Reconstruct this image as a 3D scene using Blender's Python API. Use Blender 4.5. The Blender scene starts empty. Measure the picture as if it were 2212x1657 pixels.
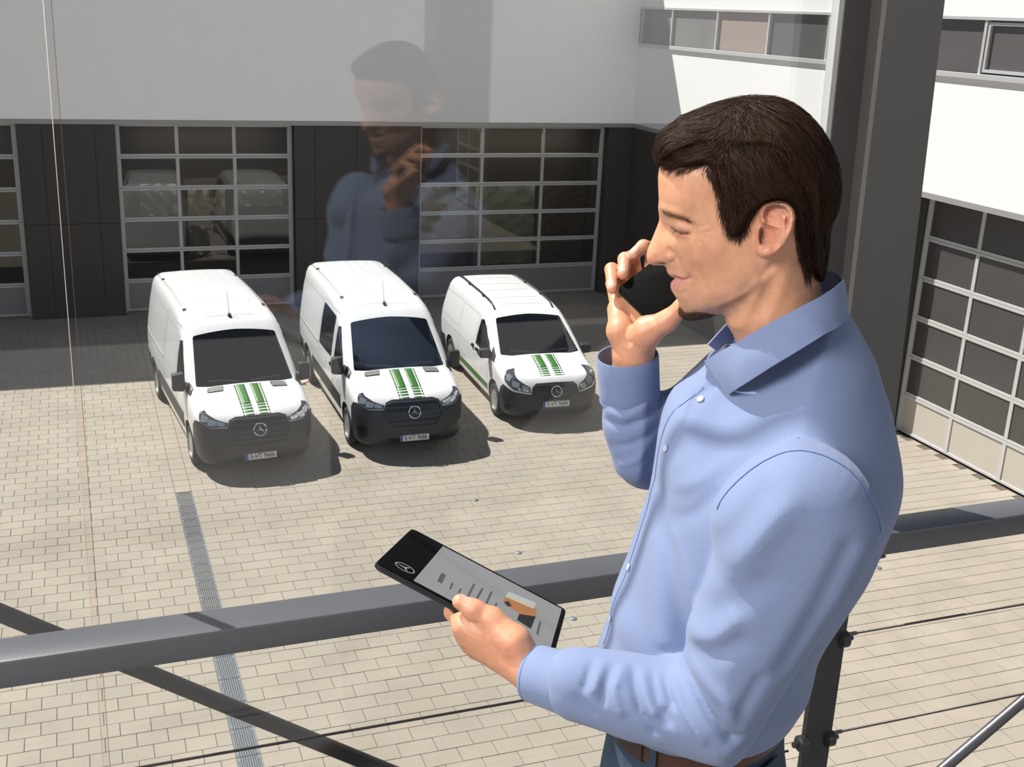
import bpy, bmesh, math, random
import numpy as np
from mathutils import Vector, Matrix
random.seed(7); np.random.seed(7)
S = bpy.context.scene
COL = S.collection

# ---------------------------------------------------------------- camera, sky, sun, lamps, exposure
CAM_Z = 7.4
R_ = Vector((0.9318957, -0.3605747, 0.0)); 
f_px, pit, yaw, rol = 2505.06, .311882, .367695, .0431355
fw = Vector((math.sin(yaw)*math.cos(pit), math.cos(yaw)*math.cos(pit), -math.sin(pit)))
r0 = Vector((math.cos(yaw), -math.sin(yaw), 0)); u0 = r0.cross(fw)
CR = r0*math.cos(rol) + u0*math.sin(rol); CU = u0*math.cos(rol) - r0*math.sin(rol)
cam = bpy.data.objects.new('camera', bpy.data.cameras.new('camera')); COL.objects.link(cam)
cam.data.sensor_width = 36.0; cam.data.lens = f_px/2212*36; cam.data.clip_start = .05; cam.data.clip_end = 300
cam.matrix_world = Matrix(((CR.x, CU.x, -fw.x, 0), (CR.y, CU.y, -fw.y, 0), (CR.z, CU.z, -fw.z, CAM_Z), (0, 0, 0, 1)))
S.camera = cam
S.view_settings.view_transform = 'Standard'; S.view_settings.look = 'None'
S.view_settings.gamma = 1; S.view_settings.use_curve_mapping = False
S.view_settings.exposure = 0.2

w = bpy.data.worlds.new('sky'); S.world = w; w.use_nodes = True
nt = w.node_tree; nt.nodes.clear()
o_ = nt.nodes.new('ShaderNodeOutputWorld'); bg = nt.nodes.new('ShaderNodeBackground'); nt.links.new(bg.outputs[0], o_.inputs[0])
tc = nt.nodes.new('ShaderNodeTexCoord'); sx = nt.nodes.new('ShaderNodeSeparateXYZ'); nt.links.new(tc.outputs['Generated'], sx.inputs[0])
rp = nt.nodes.new('ShaderNodeValToRGB'); nt.links.new(sx.outputs['Z'], rp.inputs[0])
e = rp.color_ramp.elements
e[0].position = 0.0; e[0].color = (.86, .90, .96, 1); e[1].position = .7; e[1].color = (.36, .52, .84, 1)
nt.links.new(rp.outputs[0], bg.inputs[0]); bg.inputs[1].default_value = 0.23

SUN_DIR = Vector((.42, -.53, -1.0)).normalized()
sl = bpy.data.lights.new('sun', 'SUN'); sl.energy = 6.6; sl.angle = math.radians(.53); sl.color = (1, .965, .91)
so = bpy.data.objects.new('sun', sl); COL.objects.link(so); so.rotation_euler = SUN_DIR.to_track_quat('-Z', 'Y').to_euler()
so.location = (0, 0, 40)

def area_lamp(name, loc, target, sx_, sy_, power, col=(1, 1, 1)):
    l = bpy.data.lights.new(name, 'AREA'); l.shape = 'RECTANGLE'; l.size = sx_; l.size_y = sy_; l.energy = power; l.color = col
    o = bpy.data.objects.new(name, l); COL.objects.link(o); o.location = loc
    o.rotation_euler = (Vector(target)-Vector(loc)).to_track_quat('-Z', 'Y').to_euler()
area_lamp('fill_lamp', (-2.3, .1, 8.8), (.7, 1.1, 6.9), 1.4, 1.2, 125, (1, .95, .9))  # soft fill added to brighten the man; no ceiling fixture here

# ---------------------------------------------------------------- materials
def mat(name, col, rough=.6, metal=0.0, noise=0.0, nscale=8.0, bump=0.0, bscale=60.0, spec=.5, coat=0.0, alpha=1.0, emit=None, detail=4.0):
    m = bpy.data.materials.new(name); m.use_nodes = True
    t = m.node_tree; b = t.nodes['Principled BSDF']
    b.inputs['Base Color'].default_value = (*col, 1); b.inputs['Roughness'].default_value = rough
    b.inputs['Metallic'].default_value = metal; b.inputs['Specular IOR Level'].default_value = spec
    b.inputs['Coat Weight'].default_value = coat
    if coat: b.inputs['Coat Roughness'].default_value = .04
    tcn = None
    if noise or bump:
        tcn = t.nodes.new('ShaderNodeTexCoord')
    if noise:
        n = t.nodes.new('ShaderNodeTexNoise'); n.inputs['Scale'].default_value = nscale; n.inputs['Detail'].default_value = detail
        t.links.new(tcn.outputs['Object'], n.inputs['Vector'])
        mx = t.nodes.new('ShaderNodeMix'); mx.data_type = 'RGBA'
        mx.inputs[6].default_value = (*[max(0, c*(1-noise)) for c in col], 1); mx.inputs[7].default_value = (*[min(1, c*(1+noise)) for c in col], 1)
        t.links.new(n.outputs['Fac'], mx.inputs[0]); t.links.new(mx.outputs[2], b.inputs['Base Color'])
    if bump:
        n2 = t.nodes.new('ShaderNodeTexNoise'); n2.inputs['Scale'].default_value = bscale; n2.inputs['Detail'].default_value = 3
        t.links.new(tcn.outputs['Object'], n2.inputs['Vector'])
        bp = t.nodes.new('ShaderNodeBump'); bp.inputs['Strength'].default_value = bump; bp.inputs['Distance'].default_value = .01
        t.links.new(n2.outputs['Fac'], bp.inputs['Height']); t.links.new(bp.outputs[0], b.inputs['Normal'])
    if emit:
        b.inputs['Emission Color'].default_value = (*emit[0], 1); b.inputs['Emission Strength'].default_value = emit[1]
    return m

def glass_mat(name, tint, refl, rough=0.0, fres=True):
    m = bpy.data.materials.new(name); m.use_nodes = True; t = m.node_tree; t.nodes.clear()
    o = t.nodes.new('ShaderNodeOutputMaterial'); mx = t.nodes.new('ShaderNodeMixShader')
    tr = t.nodes.new('ShaderNodeBsdfTransparent'); tr.inputs[0].default_value = (*tint, 1)
    gl = t.nodes.new('ShaderNodeBsdfGlossy'); gl.inputs['Roughness'].default_value = rough; gl.inputs[0].default_value = (1, 1, 1, 1)
    lw = t.nodes.new('ShaderNodeLayerWeight'); lw.inputs[0].default_value = .5
    pw = t.nodes.new('ShaderNodeMath'); pw.operation = 'POWER'; pw.inputs[1].default_value = 4.0; t.links.new(lw.outputs['Facing'], pw.inputs[0])
    ma = t.nodes.new('ShaderNodeMath'); ma.operation = 'MULTIPLY_ADD'; ma.use_clamp = True; ma.inputs[1].default_value = .7; ma.inputs[2].default_value = refl
    lw = pw
    t.links.new(lw.outputs[0], ma.inputs[0]); t.links.new(ma.outputs[0], mx.inputs[0])
    t.links.new(tr.outputs[0], mx.inputs[1]); t.links.new(gl.outputs[0], mx.inputs[2]); t.links.new(mx.outputs[0], o.inputs[0])
    return m

M = {}
M['white_wall'] = mat('white_render', (.89, .885, .875), .85, noise=.03, nscale=3, bump=.25, bscale=90)
M['fascia'] = mat('fascia_metal', (.42, .41, .40), .45, .3)
M['clad'] = mat('anthracite_cladding', (.040, .037, .034), .5, noise=.12, nscale=2)
M['door_alu'] = mat('door_aluminium', (.58, .59, .58), .42, .15)
M['door_panel'] = mat('door_infill_panel', (.27, .27, .275), .5, .1)
M['door_panel_r'] = mat('door_infill_panel_cream', (.52, .48, .42), .5)
M['win_frame'] = mat('window_aluminium', (.62, .62, .62), .4, .3)
M['paver'] = None
M['joint'] = mat('joint_sand', (.11, .088, .068), .95, noise=.3, nscale=20)
M['steel_dark'] = mat('dark_painted_steel', (.022, .022, .024), .38, noise=.15, nscale=4, bump=.03, bscale=300)
M['rail'] = mat('rail_steel', (.095, .098, .108), .36, .1, noise=.15, nscale=5, bump=.02, bscale=200)
M['column'] = mat('column_steel', (.085, .080, .077), .45, .1, noise=.1, nscale=6, bump=.04, bscale=260)
M['column_side'] = M['column']
M['tube'] = mat('tube_steel', (.011, .011, .012), .5, .1, noise=.2, nscale=15, bump=.05, bscale=150)
M['tube_lit'] = mat('tube_steel_lit', (.10, .10, .105), .38, .5, noise=.2, nscale=15, bump=.05, bscale=150)  # paler copy of the tube steel: the lit look is in the colour
M['galv'] = mat('galvanised_steel', (.20, .22, .24), .5, .4, noise=.2, nscale=30)
M['void'] = mat('dark_void', (.012, .014, .018), .9)
M['concrete'] = mat('concrete', (.46, .42, .37), .9, noise=.1, nscale=10)
M['rust'] = mat('rusty_iron', (.17, .085, .055), .8, noise=.3, nscale=30)
M['chrome'] = mat('chrome', (.75, .76, .78), .12, 1.0)
M['cable'] = mat('wire_rope', (.085, .075, .07), .35, .6)
M['floor'] = mat('interior_floor', (.22, .21, .20), .6, noise=.08, nscale=6)
M['pane'] = glass_mat('facade_glass', (.98, .985, .98), .05)
M['seal'] = mat('glass_joint_seal', (.80, .68, .60), .35)
M['seal_edge'] = mat('glass_edge', (.75, .76, .74), .15, .4)
M['dark_room'] = mat('dark_interior', (.018, .017, .016), .9)

def paver_mat():
    m = bpy.data.materials.new('sand_coloured_paver'); m.use_nodes = True; t = m.node_tree; b = t.nodes['Principled BSDF']
    b.inputs['Roughness'].default_value = .88; b.inputs['Specular IOR Level'].default_value = .25
    geo = t.nodes.new('ShaderNodeNewGeometry'); oi = t.nodes.new('ShaderNodeObjectInfo')
    # a hash of the stone's own position: every stone gets its own tone
    tcn = t.nodes.new('ShaderNodeTexCoord')
    at = t.nodes.new('ShaderNodeAttribute'); at.attribute_name = 'tone'
    rmp = t.nodes.new('ShaderNodeValToRGB'); ee = rmp.color_ramp.elements
    ee[0].color = (.308, .275, .226, 1); ee[1].color = (.328, .296, .247, 1)
    ee.new(.5).color = (.318, .286, .236, 1); ee.new(.93).color = (.332, .288, .236, 1)
    t.links.new(at.outputs['Fac'], rmp.inputs[0])
    n = t.nodes.new('ShaderNodeTexNoise'); n.inputs['Scale'].default_value = 130; n.inputs['Detail'].default_value = 2
    n2 = t.nodes.new('ShaderNodeTexNoise'); n2.inputs['Scale'].default_value = 1.1; n2.inputs['Detail'].default_value = 4
    t.links.new(geo.outputs['Position'], n.inputs['Vector']); t.links.new(geo.outputs['Position'], n2.inputs['Vector'])
    mr = t.nodes.new('ShaderNodeMapRange'); mr.inputs[1].default_value = .3; mr.inputs[2].default_value = .7; mr.inputs[3].default_value = .86; mr.inputs[4].default_value = 1.12
    t.links.new(n.outputs['Fac'], mr.inputs[0])
    mr2 = t.nodes.new('ShaderNodeMapRange'); mr2.inputs[1].default_value = .3; mr2.inputs[2].default_value = .7; mr2.inputs[3].default_value = .9; mr2.inputs[4].default_value = 1.08
    t.links.new(n2.outputs['Fac'], mr2.inputs[0])
    mm = t.nodes.new('ShaderNodeMath'); mm.operation = 'MULTIPLY'; t.links.new(mr.outputs[0], mm.inputs[0]); t.links.new(mr2.outputs[0], mm.inputs[1])
    vm = t.nodes.new('ShaderNodeVectorMath'); vm.operation = 'SCALE'; t.links.new(rmp.outputs[0], vm.inputs[0]); t.links.new(mm.outputs[0], vm.inputs['Scale'])
    t.links.new(vm.outputs[0], b.inputs['Base Color'])
    bp = t.nodes.new('ShaderNodeBump'); bp.inputs['Strength'].default_value = .25; bp.inputs['Distance'].default_value = .004
    t.links.new(n.outputs['Fac'], bp.inputs['Height']); t.links.new(bp.outputs[0], b.inputs['Normal'])
    return m
M['paver'] = paver_mat()

# ---------------------------------------------------------------- object helpers
def tag(o, label=None, cat=None, group=None, kind=None):
    if label: o['label'] = label
    if cat: o['category'] = cat
    if group: o['group'] = group
    if kind: o['kind'] = kind
    return o
def empty(name, loc=(0, 0, 0), rz=0.0):
    o = bpy.data.objects.new(name, None); COL.objects.link(o); o.location = loc; o.rotation_euler = (0, 0, rz); o.empty_display_size = .2
    return o
def link(name, me, parent=None, loc=None):
    o = bpy.data.objects.new(name, me); COL.objects.link(o)
    if parent is not None: o.parent = parent
    if loc is not None: o.location = loc
    return o
def setmats(me, mats):
    for m in (mats if isinstance(mats, (list, tuple)) else [mats]): me.materials.append(m)
class MB:
    def __init__(s): s.v = []; s.f = []; s.m = []
    def add(s, vs, fs, mi=0):
        b = len(s.v); s.v += [tuple(v) for v in vs]; s.f += [tuple(i+b for i in f) for f in fs]; s.m += [mi]*len(fs); return s
    def box(s, x0, x1, y0, y1, z0, z1, mi=0, bev=0.0):
        if bev <= 0:
            v = [(x, y, z) for z in (z0, z1) for y in (y0, y1) for x in (x0, x1)]
            return s.add(v, [(0, 2, 3, 1), (4, 5, 7, 6), (0, 1, 5, 4), (2, 6, 7, 3), (0, 4, 6, 2), (1, 3, 7, 5)], mi)
        bm = bmesh.new(); bmesh.ops.create_cube(bm, size=1)
        for vv in bm.verts: vv.co = Vector(((x0+x1)/2+vv.co.x*(x1-x0), (y0+y1)/2+vv.co.y*(y1-y0), (z0+z1)/2+vv.co.z*(z1-z0)))
        bmesh.ops.bevel(bm, geom=bm.edges[:], offset=bev, segments=2, affect='EDGES', profile=.5)
        bm.verts.index_update(); s.add([v.co for v in bm.verts], [[v.index for v in f.verts] for f in bm.faces], mi); bm.free(); return s
    def tube(s, pts, r, n=8, mi=0, cap=True):
        pts = [Vector(p) for p in pts]; rs = r if isinstance(r, (list, tuple)) else [r]*len(pts)
        vs = []; fs = []; up = None
        for i, p in enumerate(pts):
            d = (pts[min(i+1, len(pts)-1)]-pts[max(i-1, 0)]).normalized()
            if up is None: up = d.orthogonal().normalized()
            up = (up-d*up.dot(d)); up = up.normalized() if up.length > 1e-6 else d.orthogonal().normalized()
            sd = d.cross(up)
            for k in range(n):
                a = 2*math.pi*k/n; vs.append(p+(up*math.cos(a)+sd*math.sin(a))*rs[i])
        for i in range(len(pts)-1):
            for k in range(n):
                fs.append((i*n+k, i*n+(k+1) % n, (i+1)*n+(k+1) % n, (i+1)*n+k))
        if cap: fs += [tuple(range(n-1, -1, -1)), tuple((len(pts)-1)*n+k for k in range(n))]
        return s.add(vs, fs, mi)
    def lathe(s, prof, n=24, axis='z', origin=(0, 0, 0), mi=0, closed=False):
        vs = []; fs = []; O = Vector(origin)
        for r, h in prof:
            for k in range(n):
                a = 2*math.pi*k/n; c, d = r*math.cos(a), r*math.sin(a)
                vs.append(O+Vector({'z': (c, d, h), 'y': (c, h, d), 'x': (h, c, d)}[axis]))
        m = len(prof)
        for i in range(m if closed else m-1):
            j = (i+1) % m
            for k in range(n): fs.append((i*n+k, i*n+(k+1) % n, j*n+(k+1) % n, j*n+k))
        if not closed: fs += [tuple(range(n)), tuple((m-1)*n+k for k in range(n-1, -1, -1))]
        return s.add(vs, fs, mi)
    def prism(s, poly, a, b, axis='y', mi=0):
        f = {'y': lambda p, t: (p[0], t, p[1]), 'x': lambda p, t: (t, p[0], p[1]), 'z': lambda p, t: (p[0], p[1], t)}[axis]
        n = len(poly); vs = [f(p, a) for p in poly]+[f(p, b) for p in poly]
        return s.add(vs, [tuple(range(n)), tuple(range(2*n-1, n-1, -1))]+[(i, i+n, (i+1) % n+n, (i+1) % n) for i in range(n)], mi)
    def mesh(s, name, mats, smooth=False, fix=True):
        me = bpy.data.meshes.new(name); me.from_pydata(s.v, [], s.f); setmats(me, mats)
        me.polygons.foreach_set('material_index', s.m)
        if fix:
            bm = bmesh.new(); bm.from_mesh(me); bmesh.ops.recalc_face_normals(bm, faces=bm.faces[:]); bm.to_mesh(me); bm.free()
        if smooth:
            me.polygons.foreach_set('use_smooth', [True]*len(me.polygons))
            if smooth is not True: me.set_sharp_from_angle(angle=smooth)
        me.update(); return me
    def build(s, name, mats, parent=None, smooth=False, loc=None):
        return link(name, s.mesh(name, mats, smooth), parent, loc)
def copy_tree(o, parent=None):
    c = o.copy(); COL.objects.link(c)
    if parent is not None: c.parent = parent
    for ch in list(o.children): copy_tree(ch, c)
    return c
# ================================================================ SETTING
XR, YB = 14.15, 28.55         # wall planes of the right and back buildings
XRD, YBD = 14.5, 28.85        # garage door planes
ZS = 4.62                     # underside of the white upper storeys
def struct(o, **k): return tag(o, kind='structure', **k)

# courtyard ground and its pavers
ground = struct(MB().box(-8, 16, 3.2, 30, -.3, -.012).build('floor', M['joint']), label='courtyard floor of sand coloured concrete pavers', cat='ground')
def paver_mesh(w, d, tone, name='paver'):
    g = .0028
    b = .004
    x, y = w/2-g, d/2-g
    v = [(-x, -y, -.03), (x, -y, -.03), (x, y, -.03), (-x, y, -.03), (-x, -y, -b), (x, -y, -b), (x, y, -b), (-x, y, -b),
         (-x+b, -y+b, 0), (x-b, -y+b, 0), (x-b, y-b, 0), (-x+b, y-b, 0)]
    fs = [(0, 1, 5, 4), (1, 2, 6, 5), (2, 3, 7, 6), (3, 0, 4, 7), (4, 5, 9, 8), (5, 6, 10, 9), (6, 7, 11, 10), (7, 4, 8, 11), (8, 9, 10, 11)]
    return v, fs
stones = []                   # (x, y, w, d)
rows_l = .243
y = 5.984; r = 0
DX0, DX1 = 1.15, 1.395        # drain channel, x range
def in_view(x, y):
    sxx = x*CR.x+y*CR.y-CAM_Z*CR.z; dep = x*fw.x+y*fw.y-CAM_Z*fw.z; v = x*CU.x+y*CU.y-CAM_Z*CU.z
    if dep < 1: return False
    return abs(sxx/dep) < .64 and -.46 < v/dep < .36
while y < 28.8:
    d = rows_l
    # left field
    xs = DX0; k = 0
    wl = .312
    first = wl if r % 2 == 0 else wl/2
    x = DX0-first; stones.append((x+first/2, y+d/2, first, d))
    while x > -5.5:
        stones.append((x-wl/2, y+d/2, wl, d)); x -= wl
    # between / over the drain line
    if y > 17.36:
        stones.append(((DX0+DX1)/2, y+d/2, DX1-DX0, d))
    wr = .392
    first = wr if r % 2 else wr/2
    x = DX1; stones.append((x+first/2, y+d/2, first, d)); x += first
    while x < 14.3:
        ww = min(wr, 14.48-x); stones.append((x+ww/2, y+d/2, ww, d)); x += wr
    y += d; r += 1
stones = [s for s in stones if in_view(s[0], s[1]) or in_view(s[0]-.4, s[1]) or in_view(s[0]+.4, s[1]) or in_view(s[0], s[1]+.4)]
MH = (3.95, 22.75, .40)       # round manhole between the vans
stones = [s for s in stones if (s[0]-MH[0])**2+(s[1]-MH[1])**2 > (MH[2]-.02)**2]
stones.sort(key=lambda s: (s[0]*fw.x+s[1]*fw.y))
rng = random.Random(3)
def set_tone(me, vals):
    a = me.attributes.new('tone', 'FLOAT', 'FACE'); a.data.foreach_set('value', vals)
cache = {}
for s in stones[:300]:
    tone = rng.randrange(8); key = (round(s[2], 3), round(s[3], 3), tone)
    if key not in cache:
        v, fs = paver_mesh(s[2], s[3], tone); me = bpy.data.meshes.new('paver'); me.from_pydata(v, [], fs); setmats(me, M['paver'])
        set_tone(me, [(tone+.5)/8 if tone < 7 else .8]*len(fs)); cache[key] = me
    o = link('paver', cache[key], ground, (s[0], s[1], rng.uniform(-.0015, .0015)))
V = []; Fc = []; T = []
for s in stones[300:]:
    v, fs = paver_mesh(s[2], s[3], 0); b = len(V); z = rng.uniform(-.0015, .0015)
    V += [(p[0]+s[0], p[1]+s[1], p[2]+z) for p in v]; Fc += [tuple(i+b for i in f) for f in fs]
    t = rng.random(); t = t*.9 if rng.random() < .96 else .95; T += [t]*len(fs)
me = bpy.data.meshes.new('far_pavers'); me.from_pydata(V, [], Fc); setmats(me, M['paver']); set_tone(me, T)
tag(link('far_pavers', me, ground), kind='stuff')

# drain channel with slotted gratings
drain = tag(empty('drain_channel', (DX0+.1225, 13.6, 0)), 'long galvanised slotted drain channel running through the pavers towards the vans', 'drain')
MB().box(-.1225, .1225, -4.7, 3.76, -.09, -.03).build('channel_bed', M['void'], drain)
gm = MB()
gm.box(-.1225, -.108, -.246, .246, -.03, .003).box(.108, .1225, -.246, .246, -.03, .003)
for yy in (-.246, .0, .240): gm.box(-.108, .108, yy-.002, yy+.004, -.02, .000)
for k in range(9):
    xx = -.096+k*.024; gm.box(xx-.0055, xx+.0055, -.246, .246, -.02, .002)
for sy in (-.2, .2):
    for sx_ in (-1, 1): gm.box(sx_*.100-.012, sx_*.100+.012, sy-.025, sy+.025, -.01, .0045)
gme = gm.mesh('grating', M['galv'])
gm2 = MB(); gm2.box(-.1225, -.108, -.246, .246, -.03, .003).box(.108, .1225, -.246, .246, -.03, .003)
for k in range(9):
    xx = -.096+k*.024; gm2.box(xx-.0050, xx+.0050, -.246, .246, -.02, .002)
for k in range(20):
    yy = -.235+k*.0245; gm2.box(-.108, .108, yy-.005, yy+.005, -.02, .0015)
for sy in (-.2, .2):
    for sx_ in (-1, 1): gm2.box(sx_*.100-.012, sx_*.100+.012, sy-.025, sy+.025, -.01, .0045)
gme2 = gm2.mesh('grating', M['galv'])
for k in range(17):
    yy = 3.51-k*.5; link('grating', gme if yy > -.9 else gme2, drain, (0, yy, 0))
# manhole
mh = tag(empty('manhole_cover', (MH[0], MH[1], 0)), 'round concrete manhole cover with a rusty iron ring between the vans', 'manhole cover')
MB().lathe([(.001, -.02), (.33, -.02), (.33, .0002), (.001, .0002)], 40).build('lid', M['concrete'], mh)
MB().lathe([(.33, -.02), (.40, -.02), (.40, .0005), (.33, .0005)], 40, closed=True).build('ring', M['rust'], mh)
# parking studs
studs = [(5.60, 15.93, 'stud on the open pavers between the vans and the tablet'),
         (5.60, 13.99, 'stud on the pavers just above the tablet'),
         (5.61, 12.03, 'stud on the pavers below the handrail beside the tablet corner'),
         (10.42, 12.15, 'stud on the pavers right of the man')]
for x, y, lb in studs:
    o = MB().lathe([(.055, -.01), (.055, .004), (.045, .012), (.025, .018), (.001, .02)], 20, origin=(0, 0, 0)).build('parking_stud', M['chrome_dull'] if 'chrome_dull' in M else M['galv'], None, True, (x, y, 0))
    tag(o, lb if lb.startswith('round') else 'round metal parking '+lb, 'stud', 'parking studs in the paving')

# ---- back building
wb = struct(MB().box(-8, XR, YB, YB+8, ZS, 10.05).build('wall_back', M['white_wall']), label='white rendered upper wall of the back building', cat='wall')
MB().box(-8, XR, YB-.02, YB+.1, ZS-.10, ZS-.002).build('drip_edge', M['fascia'], wb)
wl = struct(empty('wall_back_lower', (0, YB, 0)), label='dark grey clad ground floor of the back building between the garage doors', cat='wall')
def clad_block(x0, x1, joints, y0, y1):
    MB().box(x0, x1, .02, 1.2, 0, ZS-.1).build('pier_core', M['void'], wl)
    xs = [x0]+joints+[x1]
    for a, b in zip(xs[:-1], xs[1:]):
        for z0, z1 in ((.01, 2.235), (2.245, ZS-.10)):
            MB().box(a+.004, b-.004, 0, .03, z0, z1, bev=.003).build('cladding_panel', M['clad'], wl)
clad_block(-1.12, .975, [-.60, -.18, .52], 0, 0)
clad_block(5.08, 8.27, [5.58, 6.62, 7.68], 0, 0)
clad_block(13.45, 14.45, [], 0, 0)
MB().box(-8, 14.5, 1.0, 6, 0, ZS-.1).build('rear_shell', M['dark_room'], wl)

def door(name, label, w, side_mats, n_cols, loc, rz, inside):
    """sectional garage door: x along width (0..w), y=0 front face (towards -y), six sections"""
    d = struct(empty(name, loc, rz), label=label, cat='garage door')
    fr = M['door_alu']; zt = 4.5; hs = .745; z0 = .03
    MB().box(-.0, .05, -.02, .08, 0, zt).build('jamb', fr, d); MB().box(w-.05, w, -.02, .08, 0, zt).build('jamb', fr, d)
    cw = (w-.1)/n_cols
    for i in range(6):
        za = z0+i*hs; zb = za+hs-.006
        MB().box(.05, w-.05, 0, .05, za, za+.05, bev=.004).build('rail', fr, d)
        MB().box(.05, w-.05, 0, .05, zb-.05, zb, bev=.004).build('rail', fr, d)
        for k in range(n_cols+1):
            xc = .05+k*cw; a, b = (xc, xc+.055) if k == 0 else ((xc-.055, xc) if k == n_cols else (xc-.04, xc+.04))
            if i == 0 and n_cols == 3 and 0 < k < 3 and name != 'door_4': continue
            MB().box(a, b, .001, .049, za+.05, zb-.05).build('stile', fr, d)
        if i == 0 and name != 'door_4':
            MB().box(.1, w-.1, .012, .04, za+.05, zb-.05).build('infill_panel', M['door_panel'], d)
            continue
        for k in range(n_cols):
            xa = .05+k*cw+.04; xb = .05+(k+1)*cw-.04
            MB().box(xa, xb, .018, .03, za+.05, zb-.05).build('infill_panel' if i == 0 else 'pane', M['door_panel_r'] if i == 0 else M['door_glass_r' if name == 'door_4' else 'door_glass'], d)
    inside(d, w, zt)
    return d
M['door_glass'] = glass_mat('door_glass', (.55, .53, .50), .05, .02)
M['door_glass_r'] = mat('door_glass_tinted', (.075, .070, .068), .30, noise=.15, nscale=2, spec=.6)
M['hall_wall'] = mat('hall_back_wall', (.16, .14, .125), .9, noise=.2, nscale=1.2)
M['foil'] = mat('plastic_sheet', (.75, .76, .76), .22, noise=.15, nscale=3, bump=1.0, bscale=3.5)
M['green_sheet'] = mat('pale_green_sheet', (.58, .74, .66), .4, bump=.8, bscale=3)
M['yellow_sheet'] = mat('pale_yellow_sheet', (.62, .58, .30), .5, bump=.6, bscale=3)
def hall(kind):
    def f(d, w, zt):
        if kind != 'none':
            l = bpy.data.lights.new('hall_fill', 'AREA'); l.shape = 'RECTANGLE'; l.size = w*.8; l.size_y = .2; l.energy = {'foil': 60, 'green': 95}.get(kind, 50); l.color = (1, .9, .8)  # unseen fill added to brighten what stands behind the door panes
            lo = bpy.data.objects.new('hall_fill', l); COL.objects.link(lo); lo.parent = d; lo.location = (w/2, .2, 4.40); lo.rotation_euler = (.30, 0, 0)
        MB().box(-.3, w+.3, 1.0, 1.02, 0, zt).build('hall_backdrop', M['hall_wall'], d)
        if kind == 'foil':
            for xa, xb, za, zb in ((.5, 1.35, 2.3, 3.05), (1.6, 2.5, 1.3, 2.95), (2.7, 3.9, 2.5, 2.98)):
                bmv = MB(); n = 10
                vs = [(xa+(xb-xa)*i/n, .35+.12*math.sin(i*1.7+j*2.1)*math.cos(j*.9), za+(zb-za)*j/n) for j in range(n+1) for i in range(n+1)]
                bmv.add(vs, [(j*(n+1)+i, j*(n+1)+i+1, (j+1)*(n+1)+i+1, (j+1)*(n+1)+i) for j in range(n) for i in range(n)])
                bmv.build('plastic_sheet', M['foil'], d, True)
        if kind == 'green':
            for xa, xb, za, zb, m in ((.06, 1.5, 1.55, 3.0, 'green_sheet'), (1.7, 3.4, .8, 3.0, 'green_sheet'), (3.5, 4.9, 1.6, 3.0, 'hall_wall'), (.06, .7, 1.6, 2.95, 'yellow_sheet')):
                bmv = MB(); n = 8
                vs = [(xa+(xb-xa)*i/n, (.28 if m[0] == 'y' else .35)+.05*math.sin(i*1.9+j*2.3), za+(zb-za)*j/n) for j in range(n+1) for i in range(n+1)]
                bmv.add(vs, [(j*(n+1)+i, j*(n+1)+i+1, (j+1)*(n+1)+i+1, (j+1)*(n+1)+i) for j in range(n) for i in range(n)])
                bmv.build('hanging_sheet', M[m], d, True)
            for xa in (.15, 3.5):
                for k in range(9): MB().box(xa, xa+1.35, .3, .34, .82+k*.065, .86+k*.065).build('slat', M['door_panel'], d)
    return f
door('door_1', 'leftmost glazed sectional garage door, cut off by the left edge', 4.1, 0, 3, (-5.24, YBD, 0), 0, hall('plain'))
door('door_2', 'glazed sectional garage door behind the left van', 4.1, 0, 3, (.97, YBD, 0), 0, hall('foil'))
door('door_3', 'glazed sectional garage door with pale green sheets inside behind the right van', 5.19, 0, 3, (8.27, YBD, 0), 0, hall('green'))
door('door_4', 'sunlit sectional garage door on the right building with tinted panes', 4.1, 0, 3, (XRD, 17.0, 0), -math.pi/2, hall('none'))

# ---- right building
wr_ = struct(empty('wall_right', (XR, 0, 0)), label='white rendered right hand building with strip windows above its garage door', cat='wall')
ZW0, ZW1 = 6.70, 7.60
MB().box(0, 6, 2, 36, ZS, ZW0).build('lower_band', M['white_wall'], wr_)
MB().box(0, 6, 2, 36, ZW1, 10.3).build('upper_band', M['white_wall'], wr_)
MB().box(.35, 6, 2, 36, ZW0, ZW1).build('room_behind_windows', M['dark_room'], wr_)
MB().box(-.02, .1, 2, YB, ZS-.10, ZS-.002).build('drip_edge', M['fascia'], wr_)
M['clad_r'] = mat('grey_cladding', (.06, .058, .056), .5, noise=.1, nscale=2)
for a, b in ((17.02, 17.75), (17.76, 20.9), (20.91, 24.6), (24.61, YB)):
    MB().box(0.0 if a > 17.6 else .0, .5, a, b, 0, ZS-.10).build('cladding_panel', M['clad'] if a > 17.6 else M['clad_r'], wr_)
MB().box(.9, 4, 2, 30, 0, ZS-.1).build('hall_shell', M['dark_room'], wr_)
M['strip_glass'] = mat('strip_window_glass', (.11, .105, .105), .08, noise=.25, nscale=.6, spec=.6)
M['strip_glass2'] = mat('strip_window_blind', (.33, .265, .235), .5, noise=.05, nscale=3)
M['strip_glass3'] = mat('strip_window_grey', (.20, .20, .20), .12, noise=.2, nscale=.8, spec=.6)
wn = struct(empty('window_1', (XR, 0, 0)), label='long strip window of aluminium framed panes in the right building', cat='window')
MB().box(-.05, .12, 2, 28.5, ZW0-.09, ZW0, bev=.006).build('window_sill', M['win_frame'], wn)
MB().box(-.02, .1, 2, 28.5, ZW1-.05, ZW1).build('window_head', M['win_frame'], wn)
mull = [28.47, 26.81, 24.60, 22.41, 20.23, 18.05, 15.9, 13.7, 11.5]
for y in mull: MB().box(-.005, .1, y-.03, y+.03, ZW0, ZW1-.05).build('mullion', M['win_frame'], wn)
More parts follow.
